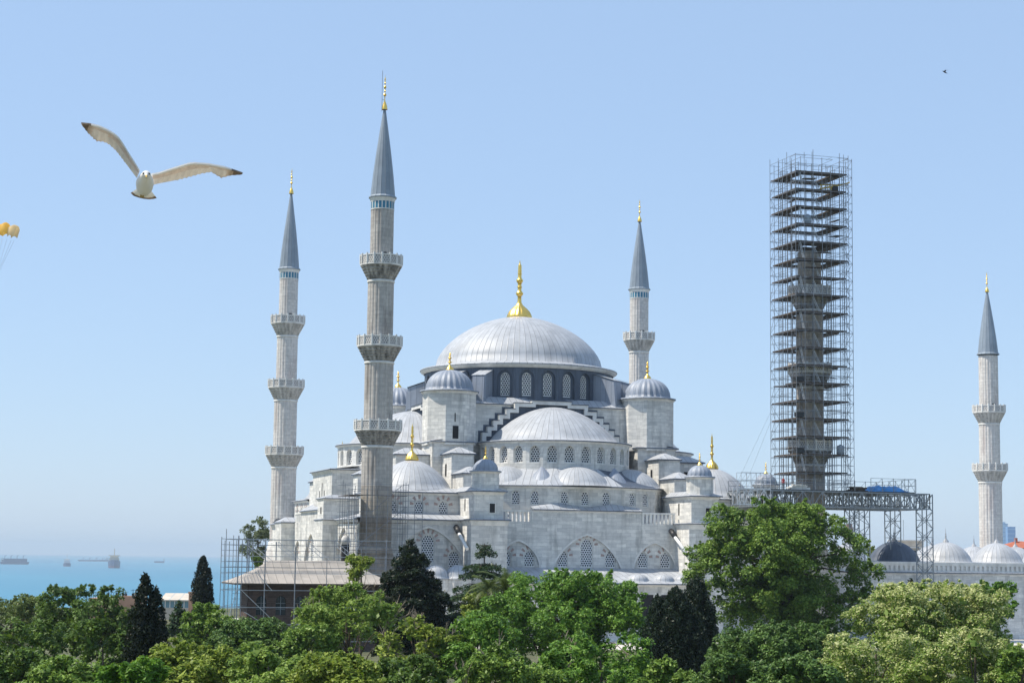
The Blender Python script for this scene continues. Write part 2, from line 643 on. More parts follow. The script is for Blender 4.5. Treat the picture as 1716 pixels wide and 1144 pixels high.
def hip_roof(mb, x0, x1, y0, y1, z, rise, m, ov=.25, ridge=0.):
    x0, x1, y0, y1 = x0 - ov, x1 + ov, y0 - ov, y1 + ov
    hw = min(x1 - x0, y1 - y0) / 2
    if x1 - x0 > y1 - y0:
        r0, r1 = (x0 + hw, (y0 + y1) / 2), (x1 - hw, (y0 + y1) / 2)
    else:
        r0, r1 = ((x0 + x1) / 2, y0 + hw), ((x0 + x1) / 2, y1 - hw)
    q = [(x0, y0, z), (x1, y0, z), (x1, y1, z), (x0, y1, z)]
    if x1 - x0 > y1 - y0:
        mb.face([q[0], q[1], (*r1, z + rise), (*r0, z + rise)], m)
        mb.face([q[2], q[3], (*r0, z + rise), (*r1, z + rise)], m)
        mb.face([q[1], q[2], (*r1, z + rise)], m)
        mb.face([q[3], q[0], (*r0, z + rise)], m)
    else:
        mb.face([q[0], q[1], (*r0, z + rise)], m)
        mb.face([q[1], q[2], (*r1, z + rise), (*r0, z + rise)], m)
        mb.face([q[2], q[3], (*r1, z + rise)], m)
        mb.face([q[3], q[0], (*r0, z + rise), (*r1, z + rise)], m)
    mb.box(x0, x1, y0, y1, z - .16, z - .002, 3 if m == 2 else m, skip='t')  # dark edge strip paints the shadow line below the eaves


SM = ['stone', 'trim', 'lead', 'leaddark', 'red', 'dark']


def quarter(k, front):
    T = rot(k)
    # --- square block and stepped gable under the great drum
    H = 16.0
    mb = MB(T)
    mb.face([(-H, -H, 15.5), (H, -H, 15.5), (H, -H, 22.75), (-H, -H, 22.75)], 0)
    cornice(mb, [(-12.4, -H), (12.4, -H)], 23.0, 1, 2, .28, .26)
    mb.face([(-13.4, -H - .25, 23.1), (13.4, -H - .25, 23.1), (13.0, -14.3, 24.2), (-13.0, -14.3, 24.2)], 2)
    xs = [3.2, 5.9, 7.3, 8.4, 9.3, 10.2, 11.0]
    zs = [23.62, 23.2, 22.25, 21.3, 20.4, 19.45, 18.55, 17.7]
    st = []
    for i in range(7):
        st += [(xs[i], zs[i]), (xs[i], zs[i + 1])]
    st += [(xs[-1] + .02, 16.6)]
    out = [(-x, z) for x, z in reversed(st)] + st
    low = [(x - .62 if x > 0 else x + .62, z - .56) for x, z in out]
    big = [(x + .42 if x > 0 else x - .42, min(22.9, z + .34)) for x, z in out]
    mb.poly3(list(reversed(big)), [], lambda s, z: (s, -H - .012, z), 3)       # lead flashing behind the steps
    y0, y1 = -H - .95, -H - .014
    for i in range(len(out) - 1):
        (xa, za), (xb, zb) = out[i], out[i + 1]
        (la, ma), (lb, mb_) = low[i], low[i + 1]
        mb.face([(la, y0, max(ma, 15.9)), (lb, y0, max(mb_, 15.9)), (xb, y0, zb), (xa, y0, za)], 1)
        mb.face([(xa, y0, za), (xb, y0, zb), (xb, y1, zb), (xa, y1, za)], 1)
        mb.face([(la, y1, max(ma, 15.9)), (lb, y1, max(mb_, 15.9)), (lb, y0, max(mb_, 15.9)), (la, y0, max(ma, 15.9))], 1)
        if abs(za - zb) < 1e-6:                              # lead capping, a little proud
            mb.box(min(xa, xb) - .08, max(xa, xb) + .08, y0 - .12, y1 - .02, za + .003, za + .10, 3, 2)
    sp = [p for p in low if p[1] > 16.2] + [(10.3, 15.9), (-10.3, 15.9)]
    mb.poly3([(x, z) for x, z in reversed(sp)], [], lambda s, z: (s, y0 + .45, z), 3)
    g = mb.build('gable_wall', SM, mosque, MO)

    # --- half dome on its drum of windows
    cy, rd, rs = -17.6, 11.6, 9.75
    zb, zt = 11.2, 16.75
    nb = 14
    mb = MB(T)
    wins = []
    for i in range(nb):
        a, b = math.pi + math.pi * i / nb, math.pi + math.pi * (i + 1) / nb
        p0 = (rd * math.cos(a), cy + rd * math.sin(a))
        p1 = (rd * math.cos(b), cy + rd * math.sin(b))
        L = wlen(p0, p1)
        ol = arch(L / 2, 13.75, 1.5, 2.45)
        mb.poly3([(0, zb), (L, zb), (L, zt), (0, zt)], [ol], wall_fn(p0, p1), 0)
        reveal(mb, ol, p0, p1, 0, -.55, 1)
        if k in (0, 3) or (k == 1 and i < 5):
            wins.append((p0, p1, ol))
    ring = [(rd * math.cos(math.pi + math.pi * i / nb), cy + rd * math.sin(math.pi + math.pi * i / nb)) for i in range(nb + 1)]
    cornice(mb, ring, 16.95, 1, 2, .35, .4)
    drum = mb.build('half_dome_drum', SM, mosque, MO)
    for p0, p1, ol in wins:
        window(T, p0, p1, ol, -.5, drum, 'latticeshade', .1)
    mb = MB(T)
    prof = [(rd + .3, 17.02), (rs + 1.0, 17.12), (rs + .3, 17.3)] + cap(rs + .05, 17.4, 5.25, 14, 1.12, .53)
    mb.lathe(prof, 56, (0, cy), math.pi - .12, 2 * math.pi + .12, 0, sheets=64)
    mb.build('half_dome', 'lead', mosque, MO)

    # --- exedra wall, its lead roof and three little half domes
    if k != 3:
        V = [(-15.2, -24.6), (-12, -29.2), (-5.6, -32.3), (5.6, -32.3), (12, -29.2), (15.2, -24.6)]
        mb = MB(T)
        ws = []
        for p0, p1 in zip(V, V[1:]):
            L = wlen(p0, p1)
            if L > 10:
                cs = [L * .22, L * .5, L * .79]
            elif L > 6.5:
                cs = [L * .33, L * .72]
            else:
                cs = [L * .5]
            ols = [arch(c, 7.5, 1.25, 2.05) for c in cs]
            mb.poly3([(0, 4), (L, 4), (L, 9.95), (0, 9.95)], ols, wall_fn(p0, p1), 0)
            for ol in ols:
                reveal(mb, ol, p0, p1, 0, -.3, 1)
                ws.append((p0, p1, ol))
        cornice(mb, V, 10.2, 1, 2, .35, .4)
        # sloping lead roof up to the drum
        E_ = [(x * 1.012, y - .3, 10.28) for x, y in V]
        for i in range(len(V) - 1):
            f0, f1 = i / 5, (i + 1) / 5
            a, b = math.pi * (1.06 + .88 * f0), math.pi * (1.06 + .88 * f1)
            q0 = (rd * 1.0 * math.cos(a), cy + rd * math.sin(a), 12.9)
            q1 = (rd * 1.0 * math.cos(b), cy + rd * math.sin(b), 12.9)
            mb.face([E_[i], E_[i + 1], q1, q0], 3 if i == 3 else 2)  # right-hand slope dark: the drum's cast shadow is in its colour
        ex = mb.build('exedra_wall', SM, mosque, MO)
        if k in (0, 3):
            for p0, p1, ol in ws:
                window(T, p0, p1, ol, -.22, ex, 'lattice', .12)
        for ang, r_, h_ in ((-90, 5.1, 2.95), (-142, 4.5, 2.85), (-38, 4.5, 2.85)):
            a = R(ang)
            q_ = 10.9 if ang == -90 else 12.3
            c = (q_ * math.cos(a), cy + q_ * math.sin(a))
            mb = MB(T)
            mb.lathe([(r_ * 1.12, 10.28)] + cap(r_, 10.35, h_, 10, 1.3, .53), 40, c, a - 2.0, a + 2.0, 0, sheets=40)
            mb.build('exedra_dome', 'lead', mosque, MO)
        # low cones of lead between the small domes
        for ang in (-117, -63):
            mb = MB(T)
            a = R(ang)
            c = (rd * 1.06 * math.cos(a), cy + rd * 1.12 * math.sin(a))
            mb.lathe([(2.3, 10.4), (1.4, 11.7), (.3, 12.9), (.02, 13.1)], 16, c, a - 1.6, a + 1.6, 0, sheets=16)
            mb.build('valley_cone', 'leadblue', mosque, MO)
    else:
        mb = MB(T)
        mb.box(-7.2, 7.2, -31.8, -24, 0, 12.5, 0)
        cornice(mb, [(-7.2, -24), (-7.2, -31.8), (7.2, -31.8), (7.2, -24)], 12.9, 1, 2, .4, .6)
        mb.face([(-7.5, -32, 12.95), (7.5, -32, 12.95), (6, -27, 13.6), (-6, -27, 13.6)], 2)
        for x in (-1.8, 0, 1.8):
            mb.box(x - .16, x + .16, -31.83, -31.7, 5.2, 9.8 + (1.2 if x == 0 else 0), 5)
        V = [(-15.2, -24.6), (-12, -27), (12, -27), (15.2, -24.6)]
        for p0, p1 in zip(V, V[1:]):
            L = wlen(p0, p1)
            mb.poly3([(0, 4), (L, 4), (L, 9.95), (0, 9.95)], [], wall_fn(p0, p1), 0)
        mb.face([(-15.4, -25, 10.1), (15.4, -25, 10.1), (11, -20, 13.3), (-11, -20, 13.3)], 2)
        mb.build('prayer_niche_block', SM, mosque, MO)

    # --- stepped piers that prop the towers
    for sx in (-1, 1):
        mb = MB(T)
        x = 16.2 * sx
        mb.box(x - 1.7, x + 1.7, -24.6, -15.2, 9, 14.85, 0)                         # upper step
        hip_roof(mb, x - 1.7, x + 1.7, -24.6, -19.2, 14.9, 1.0, 2, .28)
        cornice(mb, [(x - 3.1 * 1, -15), (x - 3.1, -19.4), (x + 3.1, -19.4), (x + 3.1, -15)], 16.85, 1, 2, .3, .35)
        mb.box(x - 3.1, x + 3.1, -19.4, -14, 9, 16.7, 0)                            # base of the tower
        mb.face([(x - 3.4, -19.7, 16.95), (x + 3.4, -19.7, 16.95), (x + 3.0, -16, 17.5), (x - 3.0, -16, 17.5)], 2)
        mb.box(x - 1.5, x + 1.5, -30.2, -24.6, 6, 11.75, 0)                       # middle step
        hip_roof(mb, x - 1.5, x + 1.5, -30.2, -24.9, 11.8, 1.0, 2, .28)
        mb.box(x - 1.78, x - 1.66, -22.0, -21.4, 11.6, 13.4, 5)
        mb.build('stepped_pier', SM, mosque, MO)
        # long pier with a turret, and the pylon below it
        mb = MB(T if k != 3 else (lambda p, T=T: T((p[0], p[1] if p[1] > -33.4 else -33.4 + (p[1] + 33.4) * .42, p[2] if p[2] < 5.5 else 5.5 + (p[2] - 5.5) * .75))))
        far_ = k == 3 and sx < 0
        if far_:
            hip_roof(mb, x - 2.6, x + 2.6, -38.4, -27.5, 5.2, .9, 2, .3)
        mb.box(x - 2.1, x + 2.1, -38.0 + 8 * far_, -27.5, 5.0, 8.7 - 3.2 * far_, 0)
        if not far_:
            cornice(mb, [(x - 2.1, -27.6), (x - 2.1, -38.0), (x + 2.1, -38.0), (x + 2.1, -27.6)], 9.0, 1, 2, .4, .5)
            mb.face([(x - 2.4, -38.3, 9.1), (x + 2.4, -38.3, 9.1), (x + 1.9, -35.0, 9.7), (x - 1.9, -35.0, 9.7)], 2)
            mb.face([(x + 2.4, -38.3, 9.1), (x + 2.4, -27.6, 9.1), (x + 1.9, -30, 9.7), (x + 1.9, -35, 9.7)], 2)
            mb.face([(x - 2.4, -27.6, 9.1), (x - 2.4, -38.3, 9.1), (x - 1.9, -35, 9.7), (x - 1.9, -30, 9.7)], 2)
            mb.face([(x - 1.9, -35, 9.7), (x + 1.9, -35, 9.7), (x + 1.9, -30, 9.7), (x - 1.9, -30, 9.7)], 2)
            mb.box(x + .0, x + .95, -38.09, -37.9, 5.95, 7.4, 1)
            mb.box(x + .1, x + .85, -38.12, -38.0, 6.05, 7.3, 5)
            mb.box(x - 2.13, x - 2.0, -33.6, -33.2, 6.3, 8.0, 5)
        mb.box(x - 2.6, x + 2.6, -38.4, -27.5, GROUND, 4.65, 0)
        cornice(mb, [(x - 2.6, -33.4), (x - 2.6, -38.4), (x + 2.6, -38.4), (x + 2.6, -33.4)], 5.05, 1, 2, .35, .8)
        pier = mb.build('buttress_pier', SM, mosque, MO)
        if k == 3:
            continue
        tc = (x, -36.1)
        mb = MB(T)
        n8 = 8
        mb.lathe([(1.95, 9.1), (1.95, 11.45), (2.0, 11.5), (2.2, 11.65), (2.2, 11.75)], n8, tc, R(22.5), R(22.5) + 2 * math.pi, [0, 1, 1, 1], smooth=False)
        mb.build('turret', ['stone', 'trim'], pier, MO)
        mb = MB(T)
        mb.lathe([(2.26, 11.72), (2.26, 11.85), (1.75, 11.95)] + [(max(.02, 1.72 * math.cos(math.pi / 2 * i / 9)), 12.0 + 1.55 * math.sin(math.pi / 2 * i / 9)) for i in range(10)],
                 96, tc, m=0, sheets=16, mod=lambda a, kk: 1 + (.035 * abs(math.cos(a * 8)) if 2 < kk < 12 else 0))
        mb.build('turret_dome', 'leadblue', pier, MO)
        finial(pier, T, tc, 13.5, 1.9, .38)

    # --- corner block with a dome
    c0 = -23.6
    mb = MB(T)
    p0, p1 = (-30.2, -30.2), (-17.9, -30.2)
    ols = [arch(x, 5.9, 1.35, 1.9) for x in (2.3, 6.1, 9.6)]
    f = wall_fn(p0, p1)
    L = wlen(p0, p1)
    mb.poly3([(0, 2), (L, 2), (L, 8.6), (0, 8.6)], ols, f, 0)
    for o_, x in zip(ols, (2.3, 6.1, 9.6)):
        reveal(mb, o_, p0, p1, 0, -.3, 1)
        voussoirs(mb, p0, p1, x, 5.9, 1.35, 1.9, 4, 9, .55)
    q0, q1 = (-30.2, -17.9), (-30.2, -30.2)
    ols2 = [arch(x, 5.9, 1.35, 1.9) for x in (2.7, 6.2, 10)]
    mb.poly3([(0, 2), (L, 2), (L, 8.6), (0, 8.6)], ols2, wall_fn(q0, q1), 0)
    for o_ in ols2:
        reveal(mb, o_, q0, q1, 0, -.3, 1)
    mb.face([(-17.9, -30.2, 2), (-17.9, -17.9, 2), (-17.9, -17.9, 8.6), (-17.9, -30.2, 8.6)], 0)
    cornice(mb, [(-30.2, -17.9), (-30.2, -30.2), (-17.9, -30.2)], 8.9, 1, 2, .35, .4)
    mb.face([(-30.5, -30.5, 8.96), (-17.9, -30.5, 8.96), (-17.9, -28, 9.6), (-28, -28, 9.6)], 2)
    mb.face([(-30.5, -17.9, 8.96), (-30.5, -30.5, 8.96), (-28, -28, 9.6), (-28, -17.9, 9.6)], 2)
    mb.face([(-28, -28, 9.55), (-17.9, -28, 9.55), (-17.9, -17.9, 9.55), (-28, -17.9, 9.55)], 2)
    cb = mb.build('corner_block', SM, mosque, MO)
    for o_ in ols:
        window(T, p0, p1, o_, -.2, cb, 'lattice', .12)
    if k in (0, 3):
        for o_ in ols2:
            window(T, q0, q1, o_, -.2, cb, 'lattice', .12)
    mb = MB(T)
    mb.lathe([(6.15, 9.2), (5.75, 9.7)] + cap(5.65, 9.75, 4.0, 14, 1.2, .54), 56, (c0, c0), m=0, sheets=40)
    mb.build('corner_dome', 'lead', cb, MO)
    finial(cb, T, (c0, c0), 13.7, 5.4, 1.0)

    # --- octagonal tower with a fluted dome
    tx = -16.0
    mb = MB(T)
    a8 = R(22.5)
    mb.lathe([(4.05, 16.4), (4.05, 24.1), (4.12, 24.2), (4.35, 24.35), (4.35, 24.5)], 8, (tx, tx), a8, a8 + 2 * math.pi, [0, 1, 1, 1], smooth=False)
    for ang, x_, z_, w_, h_ in ((-90, 0, 17.3, .9, 1.9), (-90, -.1, 19.8, .16, 1.3)):
        dx, dy = math.cos(R(ang)), math.sin(R(ang))
        ap = 4.05 * math.cos(a8)
        c_ = (tx + x_, tx - ap)
        mb.box(c_[0] - w_ / 2, c_[0] + w_ / 2, c_[1] - .03, c_[1] + .1, z_, z_ + h_, 2)
    tw = mb.build('corner_tower', ['stone', 'trim', 'dark'], mosque, MO)
    mb = MB(T)
    mb.lathe([(4.45, 24.46), (4.45, 24.62), (3.75, 24.75)] + [(max(.02, 3.55 * math.cos(math.pi / 2 * i / 12) ** .9 if i < 12 else .02), 24.8 + 3.05 * math.sin(math.pi / 2 * i / 12)) for i in range(13)],
             144, (tx, tx), m=0, sheets=24, mod=lambda a, kk: 1 + (.05 * (abs(math.cos(a * 12)) - .5) if 2 < kk < 15 else 0))
    mb.build('tower_dome', 'leadblue', tw, MO)
    finial(tw, T, (tx, tx), 27.8, 2.9, .62)

    # --- outer front: walls with blind arches
    yf = -33.4
    mb = MB(T)
    wins = []

    def stretch(x0, x1, ztop, arches, lift=0.):
        p0, p1 = (x0, yf), (x1, yf)
        L = x1 - x0
        big = [arch(cx - x0, GROUND + 2, wd, zt_ - GROUND - 2, 12, .22) for cx, wd, zt_, _ in arches]
        mb.poly3([(0, GROUND), (L, GROUND), (L, ztop)] + ([(L - lift, ztop), (L - lift, 6.45), (lift, 6.45), (lift, ztop)] if lift else []) + [(0, ztop)], big, wall_fn(p0, p1), 0)
        for bo, (cx, wd, zt_, ww) in zip(big, arches):
            reveal(mb, bo, p0, p1, 0, -.3, 0)
            hs = [arch(wx - x0, wz, w_, h_) for wx, wz, w_, h_ in ww]
            mb.poly3(bo, hs, wall_fn(p0, p1, -.3), 0)
            q0, q1 = (x0, yf + .3), (x1, yf + .3)
            for ho, (wx, wz, w_, h_) in zip(hs, ww):
                reveal(mb, ho, p0, p1, -.3, -.6, 1)
                voussoirs(mb, q0, q1, wx - x0, wz, w_, h_, 4, 11 if w_ < 1.9 else 13, .55)
                wins.append((p0, p1, ho))
            # moulded rim of the blind arch
            rim = arch(cx - x0, GROUND + 2, wd + .5, zt_ - GROUND - 2 + .28, 12, .22)
            mb.poly3(rim, [bo], wall_fn(p0, p1, .03), 1)
            reveal(mb, rim, p0, p1, .03, 0, 1)
    stretch(-13.6, 13.6, 5.0, [(-10.35, 6.3, 2.2, [(-12.1, -1.35, 1.6, 2.3), (-8.6, -1.35, 1.6, 2.3)]),
                               (0, 11.0, 3.15, [(-3.62, -1.35, 1.6, 2.4), (0, -1.35, 1.95, 4.15), (3.62, -1.35, 1.6, 2.4)]),
                               (10.35, 6.3, 2.2, [(8.6, -1.35, 1.6, 2.3), (12.1, -1.35, 1.6, 2.3)])], 5.4)
    for s_ in (-1, 1):
        A = -33.4 if s_ < 0 else 16.0
        B = -16.0 if s_ < 0 else 33.4
        c_ = 23.5 * s_
        stretch(A, B, 4.6, [(c_, 11.0, 3.85, [(c_ - 3.8, -2.0, 1.7, 2.8), (c_, -1.0, 1.95, 4.0), (c_ + 3.8, -2.0, 1.7, 2.8)])])
        cornice(mb, [(A, yf), (B, yf)], 5.0, 1, 2, .4, .7)
        mb.face([(A - .3, yf - .4, 5.1), (B, yf - .4, 5.1), (B, -30.1, 6.0), (A + 3, -30.1, 6.0)], 2)
    cornice(mb, [(-8.2, yf), (8.2, yf)], 6.75, 1, 2, .25, .3)
    for x0, x1 in ((-8.3, 0), (0, 8.3)):                                            # wavy lead roof above the middle
        xm = (x0 + x1) / 2
        mb.face([(x0, yf - .3, 6.8), (xm, yf - .3, 6.8), (xm, -32.4, 7.75), (x0, -32.4, 7.2)], 2)
        mb.face([(xm, yf - .3, 6.8), (x1, yf - .3, 6.8), (x1, -32.4, 7.2), (xm, -32.4, 7.75)], 2)
    for s_ in (-1, 1):                                                              # terrace floor beside it
        xa, xb = (8.2, 14.1) if s_ > 0 else (-14.1, -8.2)
        mb.face([(xa, yf + .4, 5.0), (xb, yf + .4, 5.0), (xb, -29, 6.6), (xa, -29, 6.6)], 2)
        x_ = 8.2 * s_
        mb.box(x_ - .2, x_ + .2, yf + .01, -29.5, 4.9, 6.6, 0)
    fw = mb.build('outer_wall', SM, mosque, MO)
    if k in (0, 3):
        for p0, p1, ho in wins:
            window(T, p0, p1, ho, -.53, fw, 'lattice', .13)
    for s_ in (-1, 1):
        mb = MB(T)
        xa, xb = (8.35, 13.55) if s_ > 0 else (-13.55, -8.35)
        mb.box(xa, xb, yf + .05, yf + .4, 4.72, 4.98, 0)
        mb.box(xa, xb, yf + .02, yf + .42, 6.35, 6.6, 0)
        n = 9
        for i in range(n):
            xx = xa + .2 + (xb - xa - .4) * i / (n - 1)
            mb.box(xx - .16, xx + .16, yf + .1, yf + .36, 4.98, 6.35, 0)
        mb.build('balustrade', ['trim'], mosque, MO)
        if front:                                                                   # sloping lead flume on the pylon's flank
            for xx in ((16.2 * s_ - 2.6 - .28),):
                mb = MB(T)
                mb.tube((xx - .5, yf + .1, 4.0), (xx - .32, -38.6, 1.0), .24, 10, m=0, smooth=True)
                mb.tube((xx - .5, yf - .1, 4.05), (xx - .46, -34.9, 3.25), .40, 10, m=1, smooth=True)
                mb.build('rain_flume', ['white', 'blackmetal'], mosque, MO)
    if front:
        # low gallery in front with a lead roof and flat little domes
        mb = MB(T)
        mb.box(-13.5, 13.5, -41.5, yf - .02, GROUND, -3.75, 0)
        cornice(mb, [(-13.5, yf), (-13.5, -41.5), (13.5, -41.5), (13.5, yf)], -3.5, 1, 2, .8, .35)
        mb.face([(-14.2, -42.2, -3.45), (14.2, -42.2, -3.45), (14.2, yf - .01, -1.45), (-14.2, yf - .01, -1.45)], 2)
        for i in range(9):
            x_ = -12 + 3 * i
            mb.box(x_ - .9, x_ + .9, -41.53, -41.4, -9.5, -5.0, 5)
        gal = mb.build('gallery', SM, mosque, MO)
        for x_ in (-10.6, -5.3, 0, 5.3, 9.2, 12.2):
            mb = MB(T)
            mb.lathe(dome_prof(1.55, -3.2, 1.05, 7, .15), 28, (x_, -39.6), m=0, sheets=14)
            mb.build('gallery_dome', 'lead', gal, MO)
        for x_ in (-24.1, -20.9):
            mb = MB(T)
            mb.lathe(dome_prof(1.75, -2.9, 1.7, 8, .25), 28, (x_, -39.4), m=0, sheets=14)
            mb.lathe([(1.9, GROUND), (1.9, -3.0)], 12, (x_, -39.4), m=1, smooth=False)
            mb.build('porch_dome', ['lead', 'stone'], mosque, MO)


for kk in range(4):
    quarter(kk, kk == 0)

# --- great drum and dome
T0 = rot(0)
mb = MB(T0)
nb, rd = 28, 15.2
wl = []
for i in range(nb):
    a, b = 2 * math.pi * (i - .5) / nb - math.pi / 2, 2 * math.pi * (i + .5) / nb - math.pi / 2
    p0, p1 = (rd * math.cos(a), rd * math.sin(a)), (rd * math.cos(b), rd * math.sin(b))
    L = wlen(p0, p1)
    o1 = arch(L / 2, 24.1, 2.35, 4.45)
    o2 = arch(L / 2, 24.55, 1.4, 3.6)
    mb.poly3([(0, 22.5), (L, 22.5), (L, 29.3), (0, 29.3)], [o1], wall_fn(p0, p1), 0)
    reveal(mb, o1, p0, p1, 0, -.4, 0)
    mb.poly3(o1, [o2], wall_fn(p0, p1, -.4), 0)
    reveal(mb, o2, p0, p1, -.4, -.65, 0)
    wl.append((p0, p1, o2))
mb.lathe([(rd + .1, 28.9), (rd + .35, 29.1), (rd + .6, 29.25), (rd + .65, 29.4)], 84, m=1)
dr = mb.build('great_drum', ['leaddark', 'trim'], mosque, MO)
for i, (p0, p1, o2) in enumerate(wl):
    if i < 9 or i > 18:
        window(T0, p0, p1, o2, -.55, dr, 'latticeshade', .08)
mb = MB(T0)
prof = [(rd + .65, 29.36), (rd + .75, 29.45), (rd + .7, 29.6), (14.2, 30.0)] + \
    cap(13.5, 30.1, 8.5, 20, 1.7, .57)
mb.lathe(prof, 112, m=0, sheets=84)
gd = mb.build('great_dome', 'lead', mosque, MO)
finial(gd, T0, (0, 0), 38.4, 9.6, 2.05)
for q in range(4):
    for d in (-8.5, 8.5):
        a = R(45 + 90 * q + d)
        ca, sa = math.cos(a), math.sin(a)
        fn = lambda x, y, z: (x * ca - y * sa, x * sa + y * ca, z)
        mb = MB(T0)
        hw = .95
        prof_ = [(14.6, 28.6), (18.6, 27.4), (18.9, 27.2), (19.3, 23.0), (14.6, 23.0)]
        for y_ in (-hw, hw):
            P_ = [fn(x, y_, z) for x, z in prof_]
            mb.face(P_ if y_ > 0 else P_[::-1], 0)
        for (xa, za), (xb, zb_) in zip(prof_, prof_[1:3] + prof_[3:4]):
            mb.face([fn(xa, -hw, za), fn(xb, -hw, zb_), fn(xb, hw, zb_), fn(xa, hw, za)], 0)
        mb.face([fn(14.4, -hw - .15, 28.78), fn(18.95, -hw - .15, 27.42), fn(18.95, hw + .15, 27.42), fn(14.4, hw + .15, 28.78)], 1)
        mb.face([fn(18.95, -hw - .15, 27.42), fn(18.95, -hw - .15, 27.3), fn(18.95, hw + .15, 27.3), fn(18.95, hw + .15, 27.42)], 1)
        mb.build('drum_buttress', ['leadblue', 'lead'], mosque, MO)
mb = MB(T0)
mb.box(-15.7, 15.7, -15.7, 15.7, GROUND, 22.9, 0)
mb.box(-29.5, 29.5, -29.5, 29.5, GROUND, 3.9, 0)
mb.build('inner_core', ['stone'], mosque, MO)
# ---------------------------------------------------------------- minarets
M['halfstain'] = stone_mat('half_stained_stone', (.46, .42, .365), (.36, .33, .29), (.12, .10, .085), .9, .55, .8, (.22, .20, .17))
M['brownstain'] = stone_mat('brown_stained_stone', (.35, .31, .265), (.27, .24, .205), (.09, .075, .06), .9, .55, .75, (.14, .12, .10))
def shaft_mod(n, d=.028):
    return lambda a, k: 1 - d * (1 - abs(math.cos(a * n / 2))) ** 1.5 * 1.6


